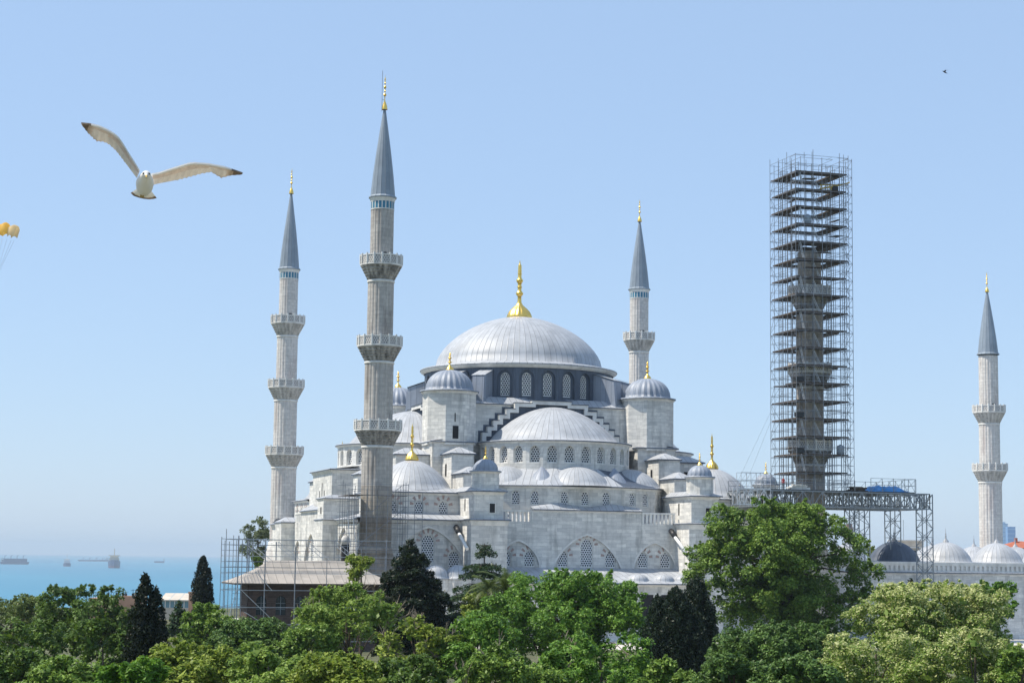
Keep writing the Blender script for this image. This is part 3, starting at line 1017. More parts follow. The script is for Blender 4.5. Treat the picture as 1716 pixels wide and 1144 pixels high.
def minaret(cu, cv, label, smat, cmat, levels, cone=None, tile=True, radii=None, base_z=2.0, gbase=None, antenna=False, stained=False):
    """levels: parapet tops of the balconies from the lowest to the highest; cone: (z base, z apex, z tip)"""
    x, y = CU + cu, CV + cv
    O = (x, y, GROUND)
    T = lambda p: (x + p[0], y + p[1], p[2])
    m = thing('minaret', O, label, 'minaret', 'minarets round the mosque')
    radii = radii or (2.16, 2.0, 1.82, 1.62)
    mod = shaft_mod(20)
    # plinth
    mb = MB(T)
    mb.lathe([(3.9, GROUND), (3.9, base_z - 5.2), (3.5, base_z - 4.6), (2.5, base_z - .35), (2.42, base_z), (2.42, base_z + .3), (radii[0] + .05, base_z + .5)], 12, m=[0, 0, 0, 1, 1, 1], smooth=False)
    mb.build('plinth', ['brownstain' if stained else smat, 'halfstain' if stained else 'trim'], m, O)
    zs = base_z + .3
    balc = []
    mb = MB(T)
    for i, zt in enumerate(levels):
        r0, rn = radii[i], radii[i + 1]
        zc = zt - 3.45                                      # foot of the corbel
        if stained and i == 0:
            mb.lathe([(r0 + .014, zs), (r0 + .014, 5.2)], 80, m=3, mod=mod, smooth=False)
            mb.lathe([(r0 + .008, 5.2), (r0 + .008, 9.4)], 80, m=4, mod=mod, smooth=False)
        mb.lathe([(r0, zs), (r0, zc - .35), (r0 + .1, zc - .3), (r0 + .1, zc - .1), (r0, zc)], 80, m=[0, 1, 1, 1], mod=lambda a, k: mod(a, k) if k < 2 else 1, smooth=False)
        balc.append((zt, zc, r0, rn))
        zs = zt - 1.55
    rt = radii[len(levels)]
    ztop = cone[0] if cone else levels[-1] + 7
    mb.lathe([(rt, zs), (rt, ztop - 1.75 if tile else ztop - .3)], 80, m=0, mod=mod, smooth=False)
    mb.box(-.35, .35, -rt - .03, -rt + .3, zs, zs + 1.9, 2)
    mb.build('shaft', [smat, 'trim', 'dark', 'brownstain', 'halfstain'], m, O)
    for zt, zc, r0, rn in balc:
        rb = r0 + 1.02
        cb = MB(T)
        tiers = 5
        P, mods = [], []
        for j in range(tiers):
            ra = r0 + .02 + (rb - r0 - .02) * (j / tiers)
            rz = r0 + .02 + (rb - r0 - .02) * ((j + 1) / tiers)
            za = zc + (zt - 1.5 - zc) * j / tiers
            zz = zc + (zt - 1.5 - zc) * (j + 1) / tiers
            ph = 0.
            tm = lambda a, k, ph=ph: 1 - .06 * max(0., math.cos((a + ph) * 22)) ** .5 if k < 2 else 1
            cb.lathe([(ra, za), (rz - .03, zz - .14), (rz, zz - .12), (rz, zz)], 144, m=0, mod=tm, smooth=False)
        cb.lathe([(rb, zt - 1.5), (rb + .12, zt - 1.45), (rb + .12, zt - 1.25), (rn, zt - 1.2)], 16, m=1, a0=R(11.25), a1=R(371.25), smooth=False)
        co = cb.build('balcony', [cmat, 'trim'], m, O)
        pb = MB(T)
        rp = rb + .06
        ns = 16
        pts = [(rp * math.cos(R(11.25) + 2 * math.pi * i / ns), rp * math.sin(R(11.25) + 2 * math.pi * i / ns)) for i in range(ns)]
        for i in range(ns):
            p, q = pts[i], pts[(i + 1) % ns]
            L = wlen(p, q)
            f = wall_fn(p, q)
            pb.poly3([(.1, zt - 1.22), (L - .1, zt - 1.22), (L - .1, zt - .16), (.1, zt - .16)], [], f, 0)
            f2 = wall_fn(p, q, -.12)
            pb.poly3([(.1, zt - 1.22), (L - .1, zt - 1.22), (L - .1, zt - .16), (.1, zt - .16)], [], f2, 0)
            d = Vector((q[0] - p[0], q[1] - p[1])).normalized()
            n_ = Vector((d.y, -d.x))
            a0_ = Vector(p) - n_ * .16
            b0_ = Vector(q) - n_ * .16
            a1_, b1_ = Vector(p) + n_ * .05, Vector(q) + n_ * .05
            pb.prism([tuple(a1_), tuple(b1_), tuple(b0_), tuple(a0_)], zt - .16, zt - .02, 1, bot=True)
            c_ = Vector(p)
            pb.box(c_.x - .11, c_.x + .11, c_.y - .11, c_.y + .11, zt - 1.22, zt + .16, 1)
        pb.build('parapet', ['pierced', 'trim'], co, O)
    if cone:
        z0, z1, z2 = cone
        if tile:
            mb = MB(T)
            mb.lathe([(rt + .05, z0 - 1.75), (rt + .05, z0 - 1.62)], 32, m=1)
            for i in range(20):
                a = 2 * math.pi * i / 20
                b = a + 2 * math.pi / 20
                for t0, t1, mm, o_ in ((.0, .26, 1, .05), (.26, 1.0, 0, .02)):
                    A, B = a + (b - a) * t0, a + (b - a) * t1
                    rr = rt + o_
                    mb.face([(rr * math.cos(A), rr * math.sin(A), z0 - 1.62), (rr * math.cos(B), rr * math.sin(B), z0 - 1.62), (rr * math.cos(B), rr * math.sin(B), z0 - .62), (rr * math.cos(A), rr * math.sin(A), z0 - .62)], mm)
            mb.lathe([(rt + .05, z0 - .62), (rt + .08, z0 - .45), (rt + .2, z0 - .2), (rt + .24, z0)], 32, m=1)
            mb.build('tile_band', ['tile', 'trim'], m, O)
        mb = MB(T)
        rc = rt + .2
        mb.lathe([(rc + .0, z0 - .12), (rc + .16, z0 - .05), (rc + .16, z0 + .08), (rc - .07, z0 + .3), (rc * .80, z0 + (z1 - z0) * .25), (rc * .575, z0 + (z1 - z0) * .5), (rc * .32, z0 + (z1 - z0) * .75), (.12, z1 - .1), (.05, z1)], 16, m=0, sheets=16, smooth=False)
        co = mb.build('cone_roof', 'leadcone', m, O)
        finial(co, T, (0, 0), z1 - .5, z2 - z1 + .5, .42, O)
        if antenna:
            mb = MB(T)
            mb.tube((-.42, -.1, z1 - .8), (-.42, -.1, z2 + .5), .035, 5, m=0)
            mb.tube((-.42, -.1, z1 + .9), (0, 0, z1 + .9), .03, 4, m=0)
            mb.build('lightning_rod', 'steel', m, O)
    return m


minaret(-31.45, -35, 'tallest looking minaret at the near left corner, grey weathered stone, three balconies', 'shaft', 'corbel', (18.4, 30.05, 41.4), (49.6, 62.75, 67.3), antenna=True, base_z=.6, stained=True)
minaret(-31.5, 34.1, 'slim three balcony minaret standing left of the near one, against the sky over the sea', 'paleshaft', 'corbelpale', (18.4, 30.0, 41.2), (49.4, 63.4, 67.5), base_z=1.6)
minaret(34.2, 34.1, 'minaret rising behind the great dome, only its top balcony and cone showing', 'paleshaft', 'corbelpale', (18.4, 30.0, 41.4), (49.5, 62.8, 66.6), radii=(2.16, 2.0, 1.8, 1.72))
minaret(34.45, -35, 'brownish minaret without its cone, wrapped in a tower of scaffolding', 'brownshaft', 'corbel', (17.6, 29.1, 40.7), None, radii=(2.16, 2.05, 1.95, 1.78), base_z=2)
minaret(107.8, 34, 'two balcony minaret at the far right behind the courtyard domes', 'paleshaft', 'corbelpale', (19.2, 30.6), (40.7, 53.6, 57.2), tile=False, radii=(2.22, 2.0, 1.86))

# ---------------------------------------------------------------- courtyard
CO = (CU + 73, CV, GROUND)
court = thing('courtyard_arcade', CO, 'long stone courtyard wall with pierced parapet and a row of small grey domes', 'courtyard')
TC = rot(0)
mb = MB(TC)
ya = -34.0
mb.box(37, 115, ya, ya + 1, GROUND, -1.75, 0)
mb.box(37, 115, ya + .3, 34, GROUND, -.6, 0, 2)
cornice(mb, [(37, ya), (115, ya)], -1.55, 1, 2, .3, .3)
mb.build('court_wall', SM, court, CO)
mb = MB(TC)
mb.box(37, 115, ya + .05, ya + .45, -.3, .02, 0)
mb.box(37, 115, ya + .02, ya + .5, -1.44, -1.26, 0)
n = 98
for i in range(n):
    xx = 37.3 + 77.4 * i / (n - 1)
    mb.box(xx - .2, xx + .2, ya + .1, ya + .4, -1.26, -.3, 0)
    if i < n - 1:
        x2 = 37.3 + 77.4 * (i + .5) / (n - 1)
        mb.box(x2 - .2, x2 + .2, ya + .12, ya + .38, -.55, -.3, 0)
mb.build('parapet', ['trim'], court, CO)
mb = MB(TC)
mb.face([(37, ya + .45, -.55), (115, ya + .45, -.55), (115, ya + 3, .15), (37, ya + 3, .15)], 0)
mb.build('arcade_roof', ['lead'], court, CO)


def court_dome(x, y, mt, r=3.85, z=.1, h=2.95):
    mb = MB(TC)
    mb.lathe([(r + .45, z - .9), (r + .45, z - .05), (r + .25, z)] + cap(r, z + .1, h, 10, 1.45, .54),
             96, (x, y), m=[1] + [0] * 12, sheets=32, mod=lambda a, k: 1 + (.012 * abs(math.cos(a * 16)) if 2 < k < 12 else 0))
    d = mb.build('dome', [mt, 'trim'], court, CO)
    mb = MB(TC)
    mb.lathe([(.5, z + h - .05), (.42, z + h + .25), (.2, z + h + .5), (.08, z + h + .8), (.15, z + h + .95), (.06, z + h + 1.1), (.11, z + h + 1.3), (.04, z + h + 1.5), (.02, z + h + 2.2)], 12, (x, y), m=0)
    mb.build('finial', 'leaddark' if mt == 'leaddark' else 'leadcourt', d, CO)  # finial of the darkened dome carries the same painted shadow


for i in range(7):
    court_dome(51.4 + 9.0 * i, -29.3, 'leaddark' if i == 0 else 'leadcourt')  # first dome dark: the scaffold platform's cast shadow put into its lead colour
for i in range(5):
    court_dome(73 + 9.0 * i, 27.5, 'leadcourt')
for i in range(3):
    court_dome(107, -15 + 14 * i, 'leadcourt')

# ---------------------------------------------------------------- scaffolding round the unfinished minaret
SX, SY = CU + 34.45, CV - 35
SO = (SX, SY, 10.3)
TS = lambda p: (SX + p[0], SY + p[1], p[2])
scaf = thing('scaffold_tower', SO, 'tall square tower of steel scaffolding with plank decks round the brown minaret', 'scaffolding')
rnd = random.Random(5)
ZB, STEP, NL = 10.3, 2.62, 19
hO, hI = 4.35, 2.6
ZT = ZB + STEP * (NL - 1)


def square_pts(h, n):
    P = []
    for i in range(n):
        t = -h + 2 * h * i / n
        P += [(t, -h), (h, t), (-t, h), (-h, -t)]
    return P


for (px_, py_) in square_pts(hO, 6) + square_pts(hI + .05, 3) + square_pts(hO - .95, 3):
    mb = MB(TS)
    mb.tube((px_, py_, ZB), (px_, py_, ZT + rnd.uniform(1.0, 3.4)), .042, 5)
    mb.build('standard', 'steel', scaf, SO)
for s_ in (-1, 1):
    mb = MB(TS)
    mb.tube((hO + 1.2, s_ * 1.0 - 2.2, ZB), (hO + 1.2, s_ * 1.0 - 2.2, ZT + 2.6), .045, 5)
    mb.build('standard', 'steel', scaf, SO)
for i in range(NL * 2):
    z = ZB + STEP / 2 * i + 1.05
    mb = MB(TS)
    for h in ((hO, hI + .05) if i % 2 else (hO, hO - .95)):
        for p, q in (((-h, -h), (h, -h)), ((h, -h), (h, h)), ((h, h), (-h, h)), ((-h, h), (-h, -h))):
            if rnd.random() < .93:
                mb.tube((*p, z), (*q, z), .03, 4)
    for t in (-hO, -1.6, 1.6, hO):
        if rnd.random() < .75:
            mb.tube((t, -hO, z - .1), (t, -hI, z - .1), .028, 4)
            mb.tube((-hO, t, z - .1), (-hI, t, z - .1), .028, 4)
            mb.tube((hI, t, z - .1), (hO, t, z - .1), .028, 4)
    mb.tube((hO, -3.2, z), (hO + 1.2, -3.2, z), .03, 4)
    mb.tube((hO, -1.2, z), (hO + 1.2, -1.2, z), .03, 4)
    mb.tube((hO + 1.2, -3.2, z), (hO + 1.2, -1.2, z), .03, 4)
    mb.build('ledger_ring', 'steel', scaf, SO)
for side in range(4):
    for jx in (-1, 1):
        mb = MB(TS)
        for i in range(NL - 1):
            z0 = ZB + STEP * i
            u0, u1 = (jx * hO, jx * (hO - 1.6)) if i % 2 else (jx * (hO - 1.6), jx * hO)
            P = [(u0, -hO - .05, z0), (u1, -hO - .05, z0 + STEP)]
            for _ in range(side):
                P = [(-b_, a_, c_) for a_, b_, c_ in P]
            mb.tube(P[0], P[1], .026, 4)
        mb.build('brace_run', 'steel', scaf, SO)
mb = MB(TS)
for i in range(NL * 2 - 1):
    z0 = ZB + STEP / 2 * i + 1.05
    mb.tube((hO + 1.2, -3.2 if i % 2 else -1.2, z0), (hO + 1.2, -1.2 if i % 2 else -3.2, z0 + STEP / 2), .026, 4)
mb.build('brace_run', 'steel', scaf, SO)
for (x_, y_) in ((hO - .75, -hO + .15), (hO - .3, 1.2), (-hO + .4, 1.0)):  # tall access ladders
    mb = MB(TS)
    for d_ in (0, .55):
        mb.tube((x_, y_ + d_, ZB), (x_, y_ + d_, ZT + 1), .04, 4)
    for i in range(int((ZT - ZB) / .42)):
        mb.tube((x_, y_, ZB + .42 * i), (x_, y_ + .55, ZB + .42 * i), .03, 4)
    mb.build('access_ladder', 'steel', scaf, SO)

for i in range(1, NL):
    z = ZB + STEP * i
    ri = 2.35 if i > 14 else 2.15
    ro = 4.1
    mb = MB(TS)
    sides = {12: (0, 3), 13: (0, 1, 2, 3)}.get(i, (0, 1, 2, 3))
    if i == 14:
        ri = 1.0
    for s_ in sides:
        w_ = ro + rnd.uniform(-.12, .18)
        ri_ = ri + rnd.uniform(-.1, .35)
        a, b = -w_, w_
        if rnd.random() < .22 and i < 14:
            a += rnd.uniform(1.5, 4)
        P = [(a, -w_, z), (b, -w_, z), (min(b, ri_ + .9), -ri_, z), (max(a, -ri_ - .9), -ri_, z)]
        for _ in range(s_):
            P = [(-q[1], q[0], q[2]) for q in P]
        tz = .20
        lo = [(q[0], q[1], q[2] - tz) for q in P]
        mb.face(P, 0)
        mb.face(lo[::-1], 0)
        for j in range(4):
            mb.face([lo[j], lo[(j + 1) % 4], P[(j + 1) % 4], P[j]], 0)
    mb.build('deck', 'plank', scaf, SO)
    if i < NL - 1 and rnd.random() < .6:                      # loose boards half a lift up
        s_ = rnd.randrange(4)
        a_, l_ = rnd.uniform(-3.8, 1.0), rnd.uniform(1.6, 3.4)
        d0, d1 = rnd.uniform(2.7, 3.3), rnd.uniform(3.5, 4.2)
        zz = z + STEP * rnd.uniform(.35, .6)
        P = [(a_, -d1, zz), (a_ + l_, -d1, zz + .1), (a_ + l_, -d0, zz + .1), (a_, -d0, zz)]
        for _ in range(s_):
            P = [(-q[1], q[0], q[2]) for q in P]
        mb = MB(TS)
        lo = [(q[0], q[1], q[2] - .07) for q in P]
        mb.face(P, 0)
        mb.face(lo[::-1], 0)
        for j in range(4):
            mb.face([lo[j], lo[(j + 1) % 4], P[(j + 1) % 4], P[j]], 0)
        mb.build('loose_board', 'plank', scaf, SO)
    if i < NL - 1:
        lx = 1.9
        mb = MB(TS)
        for off in (0, .42):
            mb.tube((-lx * .55 - .1, -hI - .35 - off, z + STEP - .1), (-lx * .55 + 1.15, -hI - .35 - off, z + .05), .055, 4)
        for j in range(7):
            t = (j + .5) / 7
            xx = -lx * .55 - .1 + 1.25 * t
            zz = z + STEP - .1 + (.15 - STEP) * t
            mb.tube((xx, -hI - .35, zz), (xx, -hI - .77, zz), .03, 4)
        mb.build('ladder', 'steellight', scaf, SO)
        if i % 2:
            mb = MB(TS)
            mb.tube((-hO + .9, -hO + .3, z + STEP - .1), (-hO + 1.5, -hO + .3, z + .05), .05, 4)
            mb.tube((-hO + .9, -hO + .7, z + STEP - .1), (-hO + 1.5, -hO + .7, z + .05), .05, 4)
            for j in range(6):
                t = (j + .5) / 6
                mb.tube((-hO + .9 + .6 * t, -hO + .3, z + STEP - .1 + (.15 - STEP) * t), (-hO + .9 + .6 * t, -hO + .7, z + STEP - .1 + (.15 - STEP) * t), .028, 4)
            mb.build('ladder', 'steellight', scaf, SO)


def crate(x, y, z, sx, sy, sz, m, label, name='tool_bin', cat='bin', legs=True):
    """open work bin with rim, ribs and feet"""
    wx, wy, wz = TS((x, y, z))
    o = (wx, wy, wz)
    mb = MB(lambda p: (wx + p[0], wy + p[1], wz + p[2]))
    a, b = sx / 2, sy / 2
    for q in ((-a, -a + .05, -b, b), (a - .05, a, -b, b), (-a + .051, a - .051, -b, -b + .05), (-a + .051, a - .051, b - .05, b)):
        mb.box(*q, .12, sz, 0)
    mb.box(-a + .05, a - .05, -b + .05, b - .05, .12, sz * .82, 0)
    for q in (-a - .03, a - .04):
        mb.box(q, q + .07, -b - .03, b + .03, sz - .1, sz + .02, 0)
    for q in (-a * .5, a * .5):
        mb.box(q - .04, q + .04, -b - .04, b + .04, .0, sz - .12, 0)
    return tag(mb.build(name, m, None, o), label, cat)


crate(-3.4, -3.3, ZB + STEP * 6 + .01, 1.2, .9, .75, 'darkgrey', 'dark bin on the upper of three left hand scaffold decks below the second balcony')
crate(-3.4, -3.3, ZB + STEP * 4 + .01, 1.2, .9, .8, 'darkgrey', 'dark bin on the middle left hand scaffold deck, just above the lowest balcony')
crate(-3.4, -3.3, ZB + STEP * 2 + .01, 1.25, .9, .85, 'darkgrey', 'dark bin on the lowest left hand scaffold deck, below the lowest balcony')
M['tank'] = plain('grey_blue_plastic', (.36, .42, .48), .5, 0, .15, 2)
for (x_, z_, lb) in ((3.3, ZB + STEP * 2, 'upright grey plastic water drum on the right side of a low scaffold deck'), (-1.9, ZB + STEP * 15, 'pale blue plastic drum hanging high up near the left of the scaffold top')):
    wx, wy, wz = TS((x_, -3.3, z_ + .01))
    mb = MB(lambda p: (wx + p[0], wy + p[1], wz + p[2]))
    mb.lathe([(.02, 0), (.5, 0), (.55, .08), (.55, .4), (.6, .45), (.55, .5), (.55, .85), (.6, .9), (.55, .95), (.55, 1.25), (.45, 1.36), (.2, 1.4), (.2, 1.5), (.02, 1.5)], 20, m=0)
    tag(mb.build('water_drum', 'tank', None, (wx, wy, wz)), lb, 'drum')
# yellow hoist near the top
hx, hy, hz_ = TS((2.2, -3.3, ZB + STEP * 17 + .01))
hoist = thing('hoist', (hx, hy, hz_), 'small yellow hoist with a dark motor under the top scaffold deck', 'hoist')
TH = lambda p: (hx + p[0], hy + p[1], hz_ + p[2])
M['yellow'] = plain('yellow_paint', (.62, .42, .05), .5, 0, .2, 3)
mb = MB(TH)
mb.tube((-2.0, 0, .25), (1.6, 0, 1.1), .13, 6)
mb.tube((-2.0, 0, .85), (1.6, 0, 1.1), .09, 6)
for j in range(5):
    mb.tube((-2 + .7 * j, 0, .3 + .16 * j), (-1.65 + .7 * j, 0, .9 + .06 * j), .05, 4)
mb.tube((1.6, 0, 1.1), (2.9, 0, 1.55), .1, 6)
mb.tube((-.2, 0, 0), (-.2, 0, .7), .16, 8)
mb.build('jib', 'yellow', hoist, (hx, hy, hz_))
mb = MB(TH)
mb.lathe([(.02, .1), (.55, .1), (.62, .2), (.62, .75), (.5, .85), (.02, .85)], 14, (.5, .3), m=0)
mb.build('motor', 'darkgrey', hoist, (hx, hy, hz_))

# ---------------------------------------------------------------- truss platform that carries the scaffold
gx0, gx1, gy0, gy1 = 23.6, 50.6, -41.5, -29.5
gz0, gz1 = 7.75, 9.95
GO = (CU + 37, CV - 35, GROUND)
gant = thing('truss_platform', GO, 'grey steel truss platform on lattice legs round the foot of the scaffolded minaret', 'platform')


def truss(p, q, zb, zt, name, m='grey', r=.09, bay=1.55, parent=gant, o=GO):
    mb = MB(TC)
    L = wlen(p, q)
    n = max(2, round(L / bay))
    pt = lambda i, z: (p[0] + (q[0] - p[0]) * i / n, p[1] + (q[1] - p[1]) * i / n, z)
    mb.tube(pt(0, zb), pt(n, zb), r * 1.25, 4)
    mb.tube(pt(0, zt), pt(n, zt), r * 1.25, 4)
    for i in range(n + 1):
        mb.tube(pt(i, zb), pt(i, zt), r * .8, 4)
        if i < n:
            mb.tube(pt(i, zb if i % 2 else zt), pt(i + 1, zt if i % 2 else zb), r * .8, 4)
    return mb.build(name, m, parent, o)


for yy in (gy0, gy0 + 1.8, -37.6, -32.3, gy1):
    truss((gx0, yy), (gx1, yy), gz0, gz1, 'truss_beam')
for xx in (gx0, 31.6, 37.3, 42, gx1):
    truss((xx, gy0), (xx, gy1), gz0, gz1, 'truss_beam')
truss((19.4, gy0 - .6), (24.6, gy0 - .6), gz0 + .1, gz1 + .1, 'truss_beam', 'steellight', .10, 1.05)
truss((19.4, gy0 + .9), (24.6, gy0 + .9), gz0 + .1, gz1 + .1, 'truss_beam', 'steellight', .10, 1.05)
mb = MB(TC)
mb.box(gx0, 31.7, gy0 + .1, gy1 - .1, gz1 + .12, gz1 + .22, 0)
mb.box(37.2, gx1 - 2.2, gy0 + .1, gy1 - .1, gz1 + .12, gz1 + .22, 0)
mb.box(31.7, 37.2, gy0 + .1, -37.5, gz1 + .12, gz1 + .22, 0)
mb.box(31.7, 37.2, -32.4, gy1 - .1, gz1 + .12, gz1 + .22, 0)
for i in range(24):
    xx = gx0 + .6 + (gx1 - gx0 - 3) * i / 23
    mb.box(xx - .07, xx + .07, gy0 + 2, -38, gz0 + .3, gz0 + .5, 1)
    mb.box(xx - .07, xx + .07, -32, gy1 - .2, gz0 + .3, gz0 + .5, 1)
mb.build('platform_deck', ['darkgrey', 'grey'], gant, GO)


def tower(x, y, wx_, wy_, zt):
    mb = MB(TC)
    cs = [(x, y), (x + wx_, y), (x + wx_, y + wy_), (x, y + wy_)]
    for c_ in cs:
        mb.tube((*c_, GROUND), (*c_, zt), .085, 4)
    n = round((zt - GROUND) / 1.25)
    for i in range(n):
        z0, z1 = GROUND + (zt - GROUND) * i / n, GROUND + (zt - GROUND) * (i + 1) / n
        for j in range(4):
            a, b = cs[j], cs[(j + 1) % 4]
            if (i + j) % 2:
                a, b = b, a
            mb.tube((*a, z0), (*b, z1), .05, 4)
            if i % 2 == 0:
                mb.tube((*cs[j], z0), (*cs[(j + 1) % 4], z0), .05, 4)
    mb.build('lattice_leg', 'grey', gant, GO)


tower(38.4, gy0 + .2, 2.4, 1.6, gz0)
tower(42.6, gy1 - 2.2, 1.6, 1.6, gz0)
tower(gx1 - 1.0, gy0 + .5, 1.75, 1.75, gz1)
tower(gx1 - 1.0, gy1 - 2.0, 1.75, 1.75, gz1)
tower(24.0, gy0 + .2, 1.8, 1.6, gz0)


def rail(p, q, z, h=1.15, parent=gant, o=GO, m='grey', bay=2.0, brace=True):
    mb = MB(TC)
    L = wlen(p, q)
    n = max(1, round(L / bay))
    pt = lambda i, zz: (p[0] + (q[0] - p[0]) * i / n, p[1] + (q[1] - p[1]) * i / n, zz)
    for t in (.5, 1.0):
        mb.tube(pt(0, z + h * t), pt(n, z + h * t), .04, 4)
    for i in range(n + 1):
        mb.tube(pt(i, z), pt(i, z + h), .045, 4)
        if brace and i < n:
            mb.tube(pt(i, z), pt(i + 1, z + h), .03, 4)
    mb.build('railing', m, parent, o)


zr = gz1 + .22
rail((gx0, gy0 + .1), (38.4, gy0 + .1), zr, 1.5, brace=False)
rail((41, gy0 + .1), (gx1 - 2.2, gy0 + .1), zr, 1.9)
rail((gx1 - 2.3, gy0 + .2), (gx1 - 2.3, gy1 - .1), zr, 1.9)
rail((41, gy1 - .2), (gx1 - 2.4, gy1 - .2), zr, 1.9)
rail((gx0, gy1 - .2), (37, gy1 - .2), zr, 1.5, brace=False)
rail((20.0, gy0 - .6), (24.6, gy0 - .6), zr + .1, 2.1, m='steellight', bay=1.6)
rail((20.0, gy0 + .9), (24.6, gy0 + .9), zr + .1, 2.1, m='steellight', bay=1.6)
# heap under a blue tarpaulin
tx_, ty_ = CU + 44.3, CV - 38.5
mb = MB(lambda p: (tx_ + p[0], ty_ + p[1], p[2]))
rn = random.Random(9)
nx, ny = 26, 8
hh = [[(math.sin(math.pi * j / ny) ** .6) * min(1, 3.2 * i / nx, 4 * (nx - i) / nx) * (.55 + .35 * math.sin(i * .9 + j) * .5 + rn.random() * .25) * 1.15 for j in range(ny + 1)] for i in range(nx + 1)]
gp = lambda i, j: (-4.6 + 9.0 * i / nx, -1.9 + 3.8 * j / ny, zr + .01 + hh[i][j])
for i in range(nx):
    for j in range(ny):
        mb.face([gp(i, j), gp(i + 1, j), gp(i + 1, j + 1), gp(i, j + 1)], 0, smooth=True)
tag(mb.build('tarpaulin', 'tarp', None, (tx_, ty_, zr)), 'bright blue tarpaulin over a heap on the right end of the truss platform', 'tarpaulin')
for (x_, y_, w_, n_, lb, mt) in ((29.8, -40.4, 3.6, 6, 'pile of pale boards and sacks on the truss platform left of the minaret foot', 'trim'), (39.3, -40.2, 3.8, 6, 'stack of dark planks on the truss platform right of the minaret foot', 'plank')):
    bx_, by_ = CU + x_, CV + y_
    mb = MB(lambda p: (bx_ + p[0], by_ + p[1], zr + .01 + p[2]))
    rn = random.Random(n_ + int(x_))
    z_ = 0
    for i in range(n_):
        l_ = w_ * rn.uniform(.35, .5) * (1 - i * .09)
        o_ = rn.uniform(-.3, .3)
        t_ = rn.uniform(.08, .2)
        mb.box(o_ - l_, o_ + l_, -.6 + rn.uniform(-.2, .2), .6 + rn.uniform(-.2, .2), z_ + .004, z_ + t_, 0)
        z_ += t_
    tag(mb.build('board_pile', mt, None, (bx_, by_, zr + .01)), lb, 'boards')
# two thin guy wires from the scaffold to the roof
mb = MB(TC)
for (a_, b_, c_) in ((20.5, -38, 9.6), (23.0, -36, 9.8)):
    mb.tube((34.45 - hO, -35 - hO, 29.5), (a_, b_, c_), .014, 4)
mb.build('guy_wire', 'steel', scaf, SO)
# ---------------------------------------------------------------- pavilion at the left, with scaffolding
_p = at(393, 979, 224)
PA, PB, PZ = _p.x - CU, _p.y - CV, _p.z
PO = (_p.x + 10, _p.y + 5, GROUND)
M['pinkroof'] = lead_mat('weathered_pinkish_roof', (.42, .38, .335), .75, .5, 1.5, .45)
M['brownwall'] = stone_mat('dark_brown_wall', (.13, .085, .07), (.09, .06, .05), (.04, .03, .028), .6, .25, .5, (.15, .12, .10))
M['glassdark'] = mat('dark_glass', (.02, .035, .045), .12)
pav = thing('pavilion', PO, 'low pavilion with wide pinkish hipped roof and dark arched walls behind scaffolding', 'pavilion')
mb = MB(TC)
PW, PD = 20.0, 10.0
rise = 2.7
n = 9
for k_ in range(n):                                         # slightly hollow hip
    t0, t1 = k_ / n, (k_ + 1) / n
    z0, z1 = PZ + .18 + rise * (.62 * t0 + .38 * t0 * t0), PZ + .18 + rise * (.62 * t1 + .38 * t1 * t1)
    i0, i1 = 5.0 * t0, 5.0 * t1
    q0 = [(PA + i0, PB + i0 * .99), (PA + PW - i0, PB + i0 * .99), (PA + PW - i0, PB + PD - i0 * .99), (PA + i0, PB + PD - i0 * .99)]
    q1 = [(PA + i1, PB + i1 * .99), (PA + PW - i1, PB + i1 * .99), (PA + PW - i1, PB + PD - i1 * .99), (PA + i1, PB + PD - i1 * .99)]
    mb.frustum([[(*p, z0) for p in q0], [(*p, z1) for p in q1]], 0)
mb.box(PA, PA + PW, PB, PB + PD, PZ, PZ + .175, 1)
mb.build('roof', ['pinkroof', 'plank'], pav, PO)
mb = MB(TC)
wx0, wx1, wy0, wy1 = PA + 2.0, PA + PW - 2, PB + 2.0, PB + PD - 2
L = wx1 - wx0
ars = [arch(1.6 + 2.35 * i, PZ - 3.6, 1.25, 2.3) for i in range(7)]
mb.poly3([(0, GROUND - .5), (L, GROUND - .5), (L, PZ), (0, PZ)], ars, wall_fn((wx0, wy0), (wx1, wy0)), 0)
for a_ in ars:
    reveal(mb, a_, (wx0, wy0), (wx1, wy0), 0, -.3, 0)
mb.box(wx0, wx1, wy0 + .31, wy1, GROUND - .5, PZ - .02, 0, skip='f')
mb.build('wall', ['brownwall'], pav, PO)
for a_ in ars:
    mb = MB(TC)
    mb.poly3(a_, [], wall_fn((wx0, wy0), (wx1, wy0), -.28), 0)
    cx_ = sum(p[0] for p in a_) / len(a_)
    mb.box(wx0 + cx_ - .03, wx0 + cx_ + .03, wy0 + .2, wy0 + .27, PZ - 3.6, PZ - 1.4, 1)
    for zz in (PZ - 2.9, PZ - 2.2):
        mb.box(wx0 + cx_ - .6, wx0 + cx_ + .6, wy0 + .2, wy0 + .268, zz - .025, zz + .025, 1)
    mb.build('window', ['glassdark', 'grey'], pav, PO)
# the round-headed stone kiosk that looks over its roof
ko = (CU - 36.2, CV - 37.5, GROUND)
kio = thing('chimney_turret', ko, 'small round headed stone turret with a dark opening just above the pinkish roof', 'turret')
mb = MB(lambda p: (ko[0] + p[0], ko[1] + p[1], p[2]))
mb.lathe([(.55, GROUND), (.55, 1.6), (.62, 1.65), (.62, 1.8)], 16, m=0)
mb.lathe([(.62, 1.8), (.55, 2.2), (.36, 2.5), (.02, 2.62)], 16, m=0)
mb.build('body', ['corbelpale'], kio, ko)
mb = MB(lambda p: (ko[0] + p[0], ko[1] + p[1], p[2]))
mb.lathe([(.58, -1.6), (.58, 1.35)], 16, m=0)
mb.build('opening', ['dark'], kio, ko)

